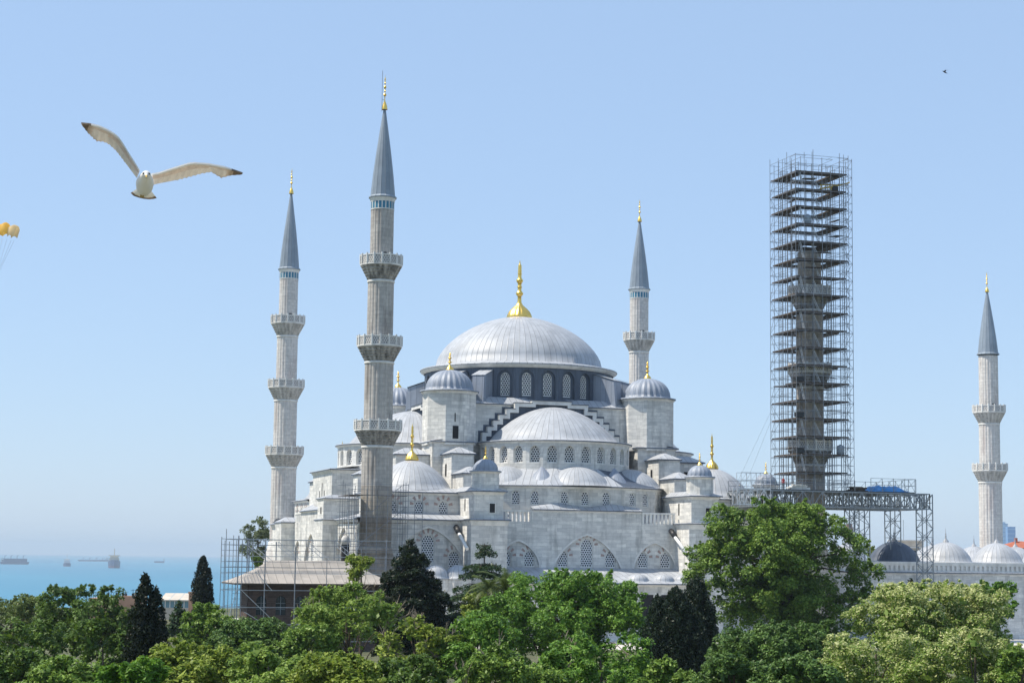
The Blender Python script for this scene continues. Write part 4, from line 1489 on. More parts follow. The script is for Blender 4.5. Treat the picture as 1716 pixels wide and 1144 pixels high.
psc = thing('pavilion_scaffold', (CU + PA + 9, CV + PB - 2, GROUND), 'wide see-through scaffolding of thin tubes standing round the pink roofed pavilion', 'scaffolding')
PSO = tuple(psc.location)
rnd = random.Random(3)
xs_ = [PA - 1.9, PA - 1.5, PA + .1, PA + .55, PA + 3.3, PA + 6.9, PA + 10.7, PA + 14.3, PA + 17.8, PA + 21]
rows = [PB - 1.5, PB + 3.2, PB + PD + 1.2]
for r_, yy in enumerate(rows):
    for i, xx in enumerate(xs_):
        if r_ == 1 and 1 < i < 9:
            continue
        zt = 1.3 + rnd.uniform(-.5, .8) + (.8 if i in (0, 2) else 0) - (1.2 if r_ == 0 and i > 5 else 0)
        mb = MB(TC)
        xx = xx + (yy - rows[0]) * .27 * (i < 4)
        mb.tube((xx, yy, GROUND), (xx, yy, zt), .042 if i not in (2, 4, 5) else .075, 5)
        mb.build('standard', 'steel', psc, PSO)
for i in range(19):
    z = GROUND + 1.3 + .66 * i
    mb = MB(TC)
    full = i % 3 == 0 or z > -1.8
    for r_, yy in enumerate(rows):
        if full or r_ == 2:
            x1 = xs_[-1] - (rnd.random() * 5 if rnd.random() < .4 else 0)
            mb.tube((xs_[0] + (yy - rows[0]) * .27, yy, z), (x1, yy, z + rnd.uniform(-.03, .03)), .026, 4)
    if full:
        for xx in (xs_[0], xs_[2]):
            mb.tube((xx, rows[0], z), (xx + (rows[2] - rows[0]) * .27, rows[2], z), .026, 4)
    if i % 3 == 0:
        for xx in xs_[::2]:
            mb.tube((xx, rows[0], z + .1), (xx, rows[0] - 1.0, z + .1), .026, 4)
        mb.tube((xs_[0], rows[0] - 1, z), (xs_[-1], rows[0] - 1, z), .03, 4, m=1)
    mb.build('ledger_run', ['steel', 'steellight'], psc, PSO)
for k_, (xa, za, xb, zb_) in enumerate(((PA + .5, -4.2, PA + 4.2, -7.6), (PA + 1.0, -6.8, PA + 4.8, -9), (PA - 1.9, GROUND, PA + .1, -4), (PA - 1.5, -8.9, PA - .9, GROUND), (PA + 2.2, -2.1, PA + 4.2, -4.3))):
    mb = MB(TC)
    mb.tube((xa, rows[0] - .1, za), (xb, rows[0] - .1, zb_), .05, 4)
    mb.build('brace', 'steellight', psc, PSO)
for k_ in range(4):                                         # flights of access stairs
    xa = PA + 3.3 + 3.75 * k_
    mb = MB(TC)
    for dz in (0, -.55):
        mb.tube((xa, rows[2] - .5, 1.5 + dz), (xa + 4.0, rows[2] - .5, -1.6 + dz), .055, 4)
    for j in range(9):
        t = j / 8
        mb.tube((xa + 4 * t, rows[2] - .5, 1.5 - 3.1 * t), (xa + 4 * t, rows[2] - .5, .95 - 3.1 * t), .03, 4)
    mb.build('stair_flight', 'steellight', psc, PSO)

# scaffolding round the foot of the near minaret
NX, NY = CU - 31.45, CV - 35
esc = thing('minaret_scaffold', (NX, NY, GROUND), 'thin grey scaffolding cage round the stained foot of the near left minaret', 'scaffolding')
EO = (NX, NY, GROUND)
TE = lambda p: (NX + p[0], NY + p[1], p[2])
for (a_, b_) in square_pts(3.6, 5) + [(-4.7, -3.6), (-4.7, 0), (-4.3, 3.6), (4.6, -3.3), (5.7, -3.3)]:
    mb = MB(TE)
    mb.tube((a_, b_, GROUND), (a_, b_, 8.6 + rnd.uniform(-.8, 2.2) - (1.5 if a_ > 4 else 0)), .04, 5)
    mb.build('standard', 'steel', esc, EO)
for i in range(20):
    z = -4.5 + .74 * i
    mb = MB(TE)
    for h in (3.6,):
        for p, q in (((-4.7, -h), (h, -h)), ((h, -h), (h, h)), ((h, h), (-4.7, h)), ((-4.7, h), (-4.7, -h)), ((-h, h), (-h, -h))):
            if rnd.random() < .8:
                mb.tube((*p, z), (*q, z), .03, 4)
    if i < 17:
        mb.tube((3.6, -3.35, z), (5.7, -3.3, z), .03, 4)
    if i % 5 == 2:
        mb.box(-4.6, -2.4, -3.5, 3.4, z - .06, z, 1)
        mb.box(-2.39, 3.5, -3.5, -2.6, z - .06, z, 1)
    mb.build('ledger_ring', ['steel', 'plank'], esc, EO)
for (p, q) in (((-3.4, -3.7, 1.2), (3.4, -3.7, 6.6)), ((-1.5, -3.7, 5.8), (2.6, -3.7, 9.4)), ((-4.9, -3.8, 6), (-4.1, -3.8, -1)), ((-4.2, -3.8, 6), (-3.3, -3.8, -1))):
    mb = MB(TE)
    mb.tube(p, q, .05, 4)
    mb.build('brace', 'steellight' if p[0] < -4 else 'steel', esc, EO)


# ---------------------------------------------------------------- people are few: one in red on the platform
def person(x, y, z, top, legs, label):
    o = (x, y, z)
    root = thing('person', o, label, 'person')
    me = bpy.data.meshes.new('body')
    J = [((0, 0, .93), .15), ((0, 0, 1.15), .14), ((0, 0, 1.38), .16), ((0, 0, 1.5), .06), ((0, -.01, 1.62), .095), ((0, -.01, 1.72), .085),
         ((.2, 0, 1.4), .06), ((.25, .02, 1.12), .05), ((.23, -.08, .88), .035), ((.23, -.1, .79), .04),
         ((-.2, 0, 1.4), .06), ((-.26, .03, 1.13), .05), ((-.22, -.1, .9), .035), ((-.22, -.13, .81), .04),
         ((.1, 0, .85), .1), ((.11, -.03, .48), .065), ((.11, .02, .08), .045), ((.11, -.14, .04), .04),
         ((-.1, 0, .85), .1), ((-.12, .03, .48), .065), ((-.12, .06, .08), .045), ((-.12, -.1, .04), .04)]
    Ed = [(0, 1), (1, 2), (2, 3), (3, 4), (4, 5), (2, 6), (6, 7), (7, 8), (8, 9), (2, 10), (10, 11), (11, 12), (12, 13), (0, 14), (14, 15), (15, 16), (16, 17), (0, 18), (18, 19), (19, 20), (20, 21)]
    me.from_pydata([j[0] for j in J], Ed, [])
    b = bpy.data.objects.new('body', me)
    C.objects.link(b)
    b.parent = root
    sk = b.modifiers.new('skin', 'SKIN')
    for v, j in zip(me.skin_vertices[0].data, J):
        v.radius = (j[1], j[1] * .8)
    me.skin_vertices[0].data[0].use_root = True
    b.modifiers.new('sub', 'SUBSURF').levels = 1
    b.modifiers['sub'].render_levels = 1
    mm = bpy.data.materials.new('clothed_figure')
    mm.use_nodes = True
    t = NT(mm)
    sp = t.n('SeparateXYZ')
    t.set(sp, 0, t.co('Object'))
    cc = t.mix(t.math('GREATER_THAN', sp.outputs[2], .9), legs, top)
    cc = t.mix(t.math('GREATER_THAN', sp.outputs[2], 1.49), cc, (.45, .27, .19))
    cc = t.mix(t.math('GREATER_THAN', sp.outputs[2], 1.70), cc, (.03, .02, .015))
    t.col(cc)
    me.materials.append(mm)


person(CU + 27.2, CV - 40.9, gz1 + .22, (.5, .05, .04), (.08, .08, .1), 'person in a red top standing by the railing on the truss platform')

# ---------------------------------------------------------------- far buildings
def blk(name, px, py0, wpx, py1, dist, depth, label, cat, mats, extra=None, yaw=None):
    """house-like block: width and top from the picture at a chosen distance, base on the ground"""
    c = at(px, py0, dist)
    base = land_z(c.x, c.y) - .5
    wd = wpx / F_PX * dist
    o = (c.x, c.y, base)
    t = thing(name, o, label, cat)
    ang = -YAW if yaw is None else yaw
    ca, sa = math.cos(ang), math.sin(ang)
    T = lambda p: (c.x + p[0] * ca - p[1] * sa, c.y + p[0] * sa + p[1] * ca, p[2])
    return t, o, T, wd, base, c.z


M['pink'] = plain('terracotta_wall', (.45, .27, .19), .85, 0, .2, 1)
M['tileroof'] = plain('red_roof_tiles', (.42, .13, .07), .8, 0, .35, 2, (1, 6, 1))
M['cream'] = plain('cream_render', (.55, .50, .43), .85, 0, .2, .5)
M['brick'] = stone_mat('old_red_brick', (.40, .24, .18), (.30, .18, .14), (.12, .08, .07), .25, .08, .5)
M['towerglass'] = mat('tower_glass', (.10, .24, .45), .3, 0, .6)
M['towerpale'] = mat('tower_pale_cladding', (.42, .5, .6), .5)
M['glassblue'] = mat('pale_glass', (.16, .30, .38), .15)
# restaurant with a glazed terrace near the shore
t_, o_, T_, wd, zb, zt = blk('restaurant', 293, 999, 48, 0, 330, 8, 'low glazed restaurant with pale sloping roof panels between the two cypresses', 'building', None)
mb = MB(T_)
mb.box(-wd / 2, wd / 2, 0, 8, zb, zt - 1.9, 0)
mb.build('wall', 'cream', t_, o_)
mb = MB(T_)
for i in range(3):
    a_, b_ = -wd / 2 + wd * i / 3 + .04, -wd / 2 + wd * (i + 1) / 3 - .04
    mb.face([(a_, -.3, zt - .55), (b_, -.3, zt - .55), (b_, 5, zt + .5), (a_, 5, zt + .5)], 0)
    mb.box(a_, b_, -.32, -.2, zt - .75, zt - .56, 0)
mb.build('roof', 'cream', t_, o_)
mb = MB(T_)
mb.box(-wd / 2 + .1, wd / 2 - .1, .1, .2, zt - 1.9, zt - .7, 0)
for i in range(7):
    xx = -wd / 2 + .1 + (wd - .2) * i / 6
    mb.box(xx - .06, xx + .06, -.02, .08, zt - 1.9, zt - .6, 1)
mb.build('glazing', ['glassblue', 'white'], t_, o_)
t_, o_, T_, wd, zb, zt = blk('brick_chimney', 320, 991, 7, 0, 325, 1, 'short terracotta chimney stack left of the smaller cypress', 'chimney', None)
mb = MB(T_)
mb.box(-wd / 2, wd / 2, 0, .8, zb, zt - .3, 0)
mb.box(-wd / 2 - .1, wd / 2 + .1, -.1, .9, zt - .3, zt, 0)
mb.build('stack', 'pink', t_, o_)
# roof terrace
t_, o_, T_, wd, zb, zt = blk('terrace_house', 190, 1002, 80, 0, 335, 8, 'flat roofed terracotta house with railings and aerials at the edge of the sea', 'building', None)
mb = MB(T_)
mb.box(-wd / 2, wd / 2, 0, 8, zb, zt, 0)
mb.box(wd * .12, wd / 2, -.4, 3, zb, zt + .45, 0)
mb.build('wall', 'pink', t_, o_)
mb = MB(T_)
for i in range(16):
    xx = -wd / 2 + wd * .68 * i / 15
    mb.tube((xx, .1, zt), (xx, .1, zt + 1.0), .035, 4)
mb.tube((-wd / 2, .1, zt + 1), (wd * .18, .1, zt + 1), .035, 4)
mb.tube((-wd / 2, .1, zt + .55), (wd * .18, .1, zt + .55), .03, 4)
mb.build('railing', 'blackmetal', t_, o_)
for xx, hh_ in ((-.12, 1.5), (.05, 1.3), (.19, 1.5), (.24, 1.2), (.38, 1.6)):
    mb = MB(T_)
    mb.tube((wd * xx, .6, zt), (wd * xx, .6, zt + hh_), .05, 4)
    mb.tube((wd * xx - .4, .6, zt + hh_ * .85), (wd * xx + .4, .6, zt + hh_ * .95), .04, 4)
    mb.box(wd * xx - .18, wd * xx + .18, .5, .7, zt, zt + .9, 0)
    mb.build('aerial', 'blackmetal', t_, o_)
# right: chimney, flat roofed house, tiled roof, two towers
t_, o_, T_, wd, zb, zt = blk('brick_chimney', 1424, 877, 9, 0, 410, 1, 'old reddish brick chimney behind the lattice legs of the truss platform', 'chimney', None)
mb = MB(T_)
mb.box(-wd / 2, wd / 2, 0, wd, zb, zt - 1.6, 0)
mb.box(-wd / 2 - .14, wd / 2 + .14, -.14, wd + .14, zt - 1.6, zt - .9, 0)
mb.box(-wd / 2 + .03, wd / 2 - .03, .03, wd - .03, zt - .9, zt, 0)
mb.build('stack', 'brick', t_, o_)
t_, o_, T_, wd, zb, zt = blk('flat_roofed_house', 1524, 904, 54, 0, 400, 8, 'cream flat roofed house with a thin mast behind the dark dome', 'building', None)
mb = MB(T_)
mb.box(-wd / 2, wd / 2, 0, 8, zb, zt - 1.7, 0)
mb.box(-wd / 2 + .6, wd / 2 - .4, .5, 7, zt - 1.5, zt - .25, 0)
mb.build('wall', 'cream', t_, o_)
mb = MB(T_)
mb.box(-wd / 2 - .4, wd / 2 + .3, -.4, 8.3, zt - 1.7, zt - 1.5, 0)
mb.box(-wd / 2 + .3, wd / 2 - .1, .2, 7.3, zt - .25, zt, 0)
mb.build('roof', 'trim', t_, o_)
for i in range(4):
    mb = MB(T_)
    xx = -wd / 2 + .8 + i * (wd - 2) / 3
    mb.box(xx, xx + .8, -.04, .05, zt - 3.6, zt - 2.2, 0)
    mb.build('window', 'glassdark', t_, o_)
mb = MB(T_)
mb.tube((-.6, 3, zt), (-.6, 3, zt + 4.2), .05, 5)
mb.build('mast', 'steel', t_, o_)
t_, o_, T_, wd, zb, zt = blk('tiled_house', 1716, 906, 70, 0, 430, 8, 'house with a red tiled roof at the right edge behind the courtyard domes', 'building', None)
mb = MB(T_)
mb.box(-wd / 2, wd / 2, 0, 8, zb, zt - 1.6, 0)
mb.build('wall', 'cream', t_, o_)
mb = MB(T_)
hip_roof(mb, -wd / 2, wd / 2, 0, 8, zt - 1.55, 1.55, 0, .5)
mb.box(-1.2, -.6, 3, 3.6, zt - .6, zt + .7, 0)
mb.build('roof', 'tileroof', t_, o_)
for px_, py_, wp, sl, lb, mt in ((1683.5, 874, 10, .06, 'taller narrow hazy glass skyscraper, left one of the two beside the far right minaret', 'towerpale'), (1695, 882, 12.5, 0, 'broader blue hazy skyscraper, right one of the two beside the far right minaret', 'towerglass')):
    c_ = at(px_, py_, 5200 if mt == 'towerpale' else 5000)
    dist_ = math.hypot(c_.x, c_.y)
    wd = wp / F_PX * dist_
    o_ = (c_.x, c_.y, SEA)
    t_ = thing('skyscraper', o_, lb, 'skyscraper')
    T_ = (lambda c_: (lambda p: (c_.x + p[0] * math.cos(YAW) + p[1] * math.sin(YAW), c_.y - p[0] * math.sin(YAW) + p[1] * math.cos(YAW), p[2])))(c_)
    mb = MB(T_)
    zt = c_.z
    mb.prism([(-wd / 2, 0), (wd / 2, 0), (wd / 2, wd), (-wd / 2, wd)], SEA, zt - wd * .25, 0)
    mb.prism([(-wd / 2, .1), (wd * (.1 if sl else .5), .1), (wd * (.1 if sl else .5), wd - .1), (-wd / 2, wd - .1)], zt - wd * .25 + .01, zt, 0)
    mb.build('tower', mt, t_, o_)
    for i in range(9):
        mb = MB(T_)
        zz = zt - wd * .3 - i * 11
        mb.box(-wd / 2 - .3, wd / 2 + .3, -.3, .2, zz - 1.4, zz, 0)
        mb.build('floor_band', 'towerglass' if mt == 'towerpale' else 'towerpale', t_, o_)
# ---------------------------------------------------------------- trees
def leaf_mesh(name, P, Nn, size, mats, parent, origin, rng, aspect=.55, mi=None):
    """one small kinked leaf spray (two triangles) at every point P with normal Nn"""
    n = len(P)
    t = rng.normal(size=(n, 3))
    t -= (t * Nn).sum(1, keepdims=True) * Nn
    t /= np.linalg.norm(t, axis=1, keepdims=True) + 1e-9
    b = np.cross(Nn, t)
    s = size[:, None]
    V = np.empty((n, 4, 3))
    V[:, 0] = P - t * s
    V[:, 1] = P + b * s * aspect - Nn * s * .18
    V[:, 2] = P + t * s
    V[:, 3] = P - b * s * aspect - Nn * s * .18
    V = V.reshape(-1, 3) - np.array(origin)
    me = bpy.data.meshes.new(name)
    me.vertices.add(4 * n)
    me.vertices.foreach_set('co', V.astype(np.float32).ravel())
    me.loops.add(4 * n)
    me.loops.foreach_set('vertex_index', np.arange(4 * n, dtype=np.int32))
    me.polygons.add(n)
    me.polygons.foreach_set('loop_start', np.arange(0, 4 * n, 4, dtype=np.int32))
    me.polygons.foreach_set('loop_total', np.full(n, 4, dtype=np.int32))
    for m in mats:
        me.materials.append(M[m])
    if mi is not None:
        me.polygons.foreach_set('material_index', mi.astype(np.int32))
    me.update(calc_edges=True)
    o = bpy.data.objects.new(name, me)
    C.objects.link(o)
    o.parent = parent
    return o


def unit(v):
    return v / (np.linalg.norm(v, axis=1, keepdims=True) + 1e-9)


def clump_points(clumps, rng, dens, up=.35, flat=1.0):
    Ps, Ns = [], []
    for x, y, z, r in clumps:
        n = max(8, int(dens * r * r))
        d = unit(rng.normal(size=(n, 3)))
        d[:, 2] = np.abs(d[:, 2]) * np.where(rng.random(n) < .78, 1, -1)
        rr = r * (.6 + .46 * rng.random(n) ** .7)
        p = d * rr[:, None]
        p[:, 2] *= flat
        Ps.append(p + np.array([x, y, z]))
        nn = d * .65 + rng.normal(size=(n, 3)) * .55
        nn[:, 2] += up
        Ns.append(unit(nn))
    return np.concatenate(Ps), np.concatenate(Ns)


def branches(mb, base, top, tips, r0, rng):
    b, t = Vector(base), Vector(top)
    pts = [b + (t - b) * k + Vector((rng.normal() * .12, rng.normal() * .12, 0)) * (0 if k == 0 else 1) for k in (0, .3, .6, .85, 1)]
    rs = [r0, r0 * .8, r0 * .62, r0 * .42, r0 * .25]
    for i in range(4):
        mb.tube(pts[i], pts[i + 1], rs[i], 7, rs[i + 1], smooth=True, cap=False)
    for tip in tips:
        tip = Vector(tip)
        k = .3 + .6 * rng.random()
        s = b + (t - b) * k
        if s.z > tip.z - .3:
            s.z = max(b.z + 1, tip.z - 1.5)
        m_ = (s + tip) / 2 + Vector((0, 0, .12 * (tip - s).length))
        mb.tube(s, m_, r0 * .30, 5, r0 * .17, smooth=True, cap=False)
        mb.tube(m_, tip, r0 * .17, 5, r0 * .05, smooth=True, cap=False)


M['bark'] = plain('tree_bark', (.10, .075, .055), .9, 0, .4, 3, (1, 1, .3))
M['twig'] = plain('bare_twigs', (.26, .22, .17), .9, 0, .3, 3)
M['l_dark'] = leaf_mat('dark_leaves', (0.035, 0.077, 0.010), (0.162, 0.269, 0.043))
M['l_mid'] = leaf_mat('mid_leaves', (0.053, 0.126, 0.014), (0.301, 0.444, 0.078))
M['l_green'] = leaf_mat('fresh_green_leaves', (0.048, 0.137, 0.013), (0.233, 0.413, 0.058))
M['l_bright'] = leaf_mat('bright_green_leaves', (0.062, 0.167, 0.011), (0.187, 0.374, 0.033), .4)
M['l_yellow'] = leaf_mat('yellow_green_leaves', (.12, .20, .018), (.40, .47, .085), .35)
M['l_olive'] = leaf_mat('olive_leaves', (0.086, 0.136, 0.029), (0.238, 0.286, 0.079))
M['l_lime'] = leaf_mat('lime_leaves', (0.114, 0.216, 0.026), (0.360, 0.480, 0.102), .35)
M['l_blossom'] = leaf_mat('pale_blossom', (.40, .46, .15), (.74, .74, .38), .35)
M['l_grey'] = leaf_mat('grey_green_leaves', (0.096, 0.132, 0.060), (0.255, 0.300, 0.150))
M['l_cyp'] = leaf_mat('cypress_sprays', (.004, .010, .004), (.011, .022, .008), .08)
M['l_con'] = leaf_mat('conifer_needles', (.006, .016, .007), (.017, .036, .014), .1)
M['l_deo'] = leaf_mat('cedar_needles', (0.022, 0.054, 0.022), (0.072, 0.126, 0.054), .2)
M['l_pine'] = leaf_mat('pine_needles', (0.032, 0.083, 0.016), (0.160, 0.271, 0.053), .2)
M['l_palm'] = leaf_mat('palm_leaves', (.06, .10, .025), (.14, .17, .05), .3)
TREES = 'trees of the park in front of the mosque'


def tree_root(px, py_top, dist, label, name, cat='tree', group=TREES):
    p = at(px, py_top, dist)
    g = land_z(p.x, p.y)
    o = (p.x, p.y, g)
    return thing(name, o, label, cat, group), o, p.z


def right_vec():
    return np.array([math.cos(YAW), -math.sin(YAW), 0]), np.array([math.sin(YAW), math.cos(YAW), 0])


RX, FX = right_vec()


def broad(px, ytop, wpx, ybot, dist, leaf, label, seed, lobes=13, name='broadleaf_tree', size=.26, dens=34, blossom=None, bshare=0., twigs=0, crop=None, up=.75, lumps=None, clr=(.18, .38), nper=9, sprigs=7):
    rng = np.random.default_rng(seed)
    root, o, zt = tree_root(px, ytop, dist, label, name)
    k = dist / F_PX
    Wd, Hh = wpx * k / 2, (ybot - ytop) * k / 2
    c = np.array([o[0], o[1], zt - Hh])
    L = []
    if lumps:                                               # (x, y, r) in fractions of the half width and half height
        for lx, lz, lr in lumps:
            L.append((c + RX * lx * Wd + FX * rng.uniform(-.3, .3) * Wd + np.array([0, 0, lz * Hh]), lr * Wd))
    for i in range(lobes):
        d = unit(rng.normal(size=(1, 3)))[0]
        d[2] = d[2] * .9 + .12
        q = rng.uniform(.5, .76)
        r = rng.uniform(.20, .36) * Wd
        p = c + (RX * d[0] * (Wd - r * .8) + FX * d[1] * (Wd - r * .8)) * (q + .25) + np.array([0, 0, d[2] * (Hh - r * .75) * (q + .25)])
        L.append((p, r))
    cl = []
    for p, r in L:
        m = int(nper + r * 2.0)
        d = unit(rng.normal(size=(m, 3)))
        d[:, 2] = d[:, 2] * .8 + .15
        q = p + d * r * rng.uniform(.78, 1.2, size=(m, 1))
        for x in q:
            rr = min(rng.uniform(*clr) * min(r, 3.2) + .16, zt + .15 - x[2])
            if rr > .12:
                cl.append((*x, rr))
        for _ in range(sprigs):                              # ragged shoots that break the outline
            d = unit(rng.normal(size=(1, 3)))[0]
            d[2] = abs(d[2]) * .9 + .1
            d /= np.linalg.norm(d)
            ln = rng.uniform(.18, .42) * min(r, 2.6)
            for j in range(4):
                x = p + d * (r * .95 + ln * j / 3) + rng.normal(size=3) * .06
                if x[2] < zt + .25:
                    cl.append((*x, (.30 - .055 * j) * min(1.4, .35 + r * .25)))
    size *= .52
    P, N = clump_points(cl, rng, dens * .12 / size ** 2, up, flat=.82)
    iP, iN = clump_points([(x, y, z - .15 * r, r * .62) for x, y, z, r in cl], rng, dens * .05 / size ** 2, up, flat=.8)
    cP, cN = clump_points([(*p, r * .75) for p, r in L], rng, 14, .2)   # inner leaves of every lobe
    n = len(P)
    P, N = np.concatenate([P, iP, cP]), np.concatenate([N, iN, cN])
    sz = np.concatenate([size * rng.uniform(.5, 1.35, n), size * rng.uniform(.9, 1.6, len(iP)), rng.uniform(.2, .32, len(cP))])
    mats = [leaf]
    mi = None
    if blossom:
        mats.append(blossom)
        mi = (rng.random(len(P)) < bshare * np.clip(.25 + (P[:, 2] - c[2]) / Hh + .4 * rng.normal(size=len(P)), 0, 1.6)).astype(int)
        mi[n:] = 0
    leaf_mesh('crown', P, N, sz, mats, root, o, rng, mi=mi)
    mb = MB()
    tips = [tuple(p) for p, r in L[:14]]
    branches(mb, o, (o[0], o[1], zt - Hh * .55), tips, max(.14, Wd * .055), rng)
    for i in range(twigs):                                  # bare twigs that stick out of the leaves
        p, r = L[rng.integers(min(14, len(L)))]
        d = unit(rng.normal(size=(1, 3)))[0]
        d[2] = abs(d[2]) + .35
        s = Vector(p)
        e = Vector(p + d * r * rng.uniform(1.0, 1.35))
        mb.tube(s, e, .035, 4, .012, m=1)
        for j in range(4):
            f_ = s + (e - s) * rng.uniform(.5, .95)
            mb.tube(f_, f_ + Vector(tuple((unit(rng.normal(size=(1, 3)))[0] + d) * r * .28)), .018, 3, .008, m=1)
    mb.build('trunk', ['bark', 'twig'], root, o)
    return root


def cypress(px, ytop, wpx, ybot, dist, label, seed, spires=((0, 1., 1.),), leaf='l_cyp'):
    rng = np.random.default_rng(seed)
    root, o, zt = tree_root(px, ytop, dist, label, 'cypress_tree')
    k = dist / F_PX
    Wd = wpx * k / 2
    H = zt - o[2]
    cl = []
    for dx, hf, wf in spires:
        h = H * hf
        n = int(1000 * wf)
        for i in range(n):
            t = rng.random()
            prof = min(1, 2.2 * (1 - t) ** .6) * (.62 + .38 * min(1, t * 4))
            a = rng.random() * 2 * math.pi
            r = Wd * wf * prof * rng.uniform(.55, .98)
            cl.append((o[0] + RX[0] * dx * Wd + r * math.cos(a), o[1] + RX[1] * dx * Wd + r * math.sin(a), o[2] + h * (.06 + .92 * t), Wd * wf * rng.uniform(.16, .30) * (1.15 - .6 * t)))
        cl.append((o[0] + RX[0] * dx * Wd, o[1] + RX[1] * dx * Wd, o[2] + h * .985, Wd * .1))
    P, N = clump_points(cl, rng, 900, up=.1, flat=2.0)
    N[:, 2] *= .4
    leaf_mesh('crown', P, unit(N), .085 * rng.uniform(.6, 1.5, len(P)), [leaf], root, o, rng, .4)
    mb = MB()
    for dx, hf, wf in spires:
        mb.tube((o[0] + RX[0] * dx * Wd * .6, o[1] + RX[1] * dx * Wd * .6, o[2]), (o[0] + RX[0] * dx * Wd, o[1] + RX[1] * dx * Wd, o[2] + H * hf * .9), .22, 7, .04)
        mb.lathe([(Wd * wf * .55, o[2] + H * .1), (Wd * wf * .6, o[2] + H * hf * .5), (Wd * wf * .4, o[2] + H * hf * .8), (.02, o[2] + H * hf * .9)], 10, (o[0] + RX[0] * dx * Wd, o[1] + RX[1] * dx * Wd), m=1)
    mb.build('trunk', ['bark', 'l_cyp'], root, o)


def conifer(px, ytop, wpx, ybot, dist, label, seed, leaf='l_con', tiers=15, droop=.22, name='conifer_tree', dens=120, size=.2, slim=1.15, lean=0.):
    rng = np.random.default_rng(seed)
    root, o, zt = tree_root(px, ytop, dist, label, name)
    k = dist / F_PX
    Wd = wpx * k / 2
    H = zt - o[2]
    hb = (ybot - ytop) * k
    mb = MB()
    mb.tube(o, (o[0], o[1], zt - .1), .3, 8, .03, cap=False, smooth=True)
    Ps, Ns = [], []
    for i in range(tiers):
        t = (i + .5 * rng.random()) / tiers
        z = zt - hb * t ** 1.02
        reach = Wd * min(1, .08 + t ** .85 * slim)
        nb_ = int(5 + 5 * t)
        a0 = rng.random() * 6.28
        for j in range(nb_):
            a = a0 + 2 * math.pi * j / nb_ + rng.normal() * .2
            L = reach * rng.uniform(.68, 1.12)
            s = Vector((o[0], o[1], z))
            e = Vector((o[0] + math.cos(a) * L, o[1] + math.sin(a) * L, z - droop * L + rng.normal() * .12))
            mid = (s + e) / 2 + Vector((0, 0, L * .10))
            mb.tube(s, mid, .07, 4, .045, cap=False)
            mb.tube(mid, e, .045, 4, .012, cap=False)
            n = max(10, int(dens * L * (.35 + .16 * L)))
            u = rng.random(n) ** .75
            base = np.array(s)[None] * ((1 - u) ** 2)[:, None] + 2 * np.array(mid)[None] * (u * (1 - u))[:, None] + np.array(e)[None] * (u ** 2)[:, None]
            lat = np.array([-math.sin(a), math.cos(a), 0])
            wv = (.20 + .26 * L * np.sin(np.pi * np.clip(u * .85 + .12, 0, 1)))
            off = rng.normal(size=n) * wv * .55
            p = base + lat * off[:, None]
            p[:, 2] += rng.normal(size=n) * .10 - np.abs(off) * .22 - rng.random(n) ** 2 * .35
            Ps.append(p)
            nn = rng.normal(size=(n, 3)) * .5
            nn[:, 2] += .8
            Ns.append(unit(nn))
    P, N = np.concatenate(Ps), np.concatenate(Ns)
    leaf_mesh('crown', P, N, size * rng.uniform(.6, 1.35, len(P)), [leaf], root, o, rng, .38)
    mb.build('trunk', 'bark', root, o)


def palm(px, ytop, dist, label, seed, L=2.6, n=22):
    rng = np.random.default_rng(seed)
    root, o, zt = tree_root(px, ytop, dist, label, 'palm_tree', 'palm')
    zc = zt - L * .62
    mb = MB()
    mb.tube(o, (o[0] + .15, o[1], zc), .26, 9, .2, smooth=True, cap=False)
    mb.build('trunk', 'bark', root, o)
    mb = MB()
    for i in range(n):
        a = rng.random() * 6.28
        el = rng.uniform(-.1, 1.35)
        P = []
        x, z = 0., 0.
        for j in range(8):
            P.append((x, z))
            x += L / 7 * math.cos(el)
            z += L / 7 * math.sin(el)
            el -= .20
        for j in range(7):
            q = [Vector((o[0] + .15 + math.cos(a) * P[j + d][0], o[1] + math.sin(a) * P[j + d][0], zc + P[j + d][1])) for d in (0, 1)]
            lat = Vector((-math.sin(a), math.cos(a), 0))
            for s_ in (-1, 1):
                for m_ in range(3):
                    s0 = q[0] + (q[1] - q[0]) * m_ / 3
                    s1 = s0 + (q[1] - q[0]) * .3
                    tip = s0 + lat * s_ * (.42 * math.sin(math.pi * (j + 1) / 8.5)) + (q[1] - q[0]) * .9 - Vector((0, 0, .16))
                    mb.face([s0, s1, tip], 0)
    mb.build('fronds', 'l_palm', root, o)


# back row and the mosque's edge
broad(434, 868, 62, 972, 345, 'l_grey', 'grey green tree growing behind the base of the second minaret from the left', 1, 16, size=.26, dens=34, nper=14)
broad(424, 932, 36, 985, 300, 'l_mid', 'dark round bush in the pavilion scaffolding, left of the second minaret\'s base', 2, 8, size=.3)
broad(1468, 903, 66, 985, 392, 'l_yellow', 'yellowish tree behind the left flank of the dark court dome', 3, 10, size=.3)
broad(1423, 905, 60, 975, 395, 'l_olive', 'olive green tree at the foot of the brick chimney', 4, 8, size=.3)
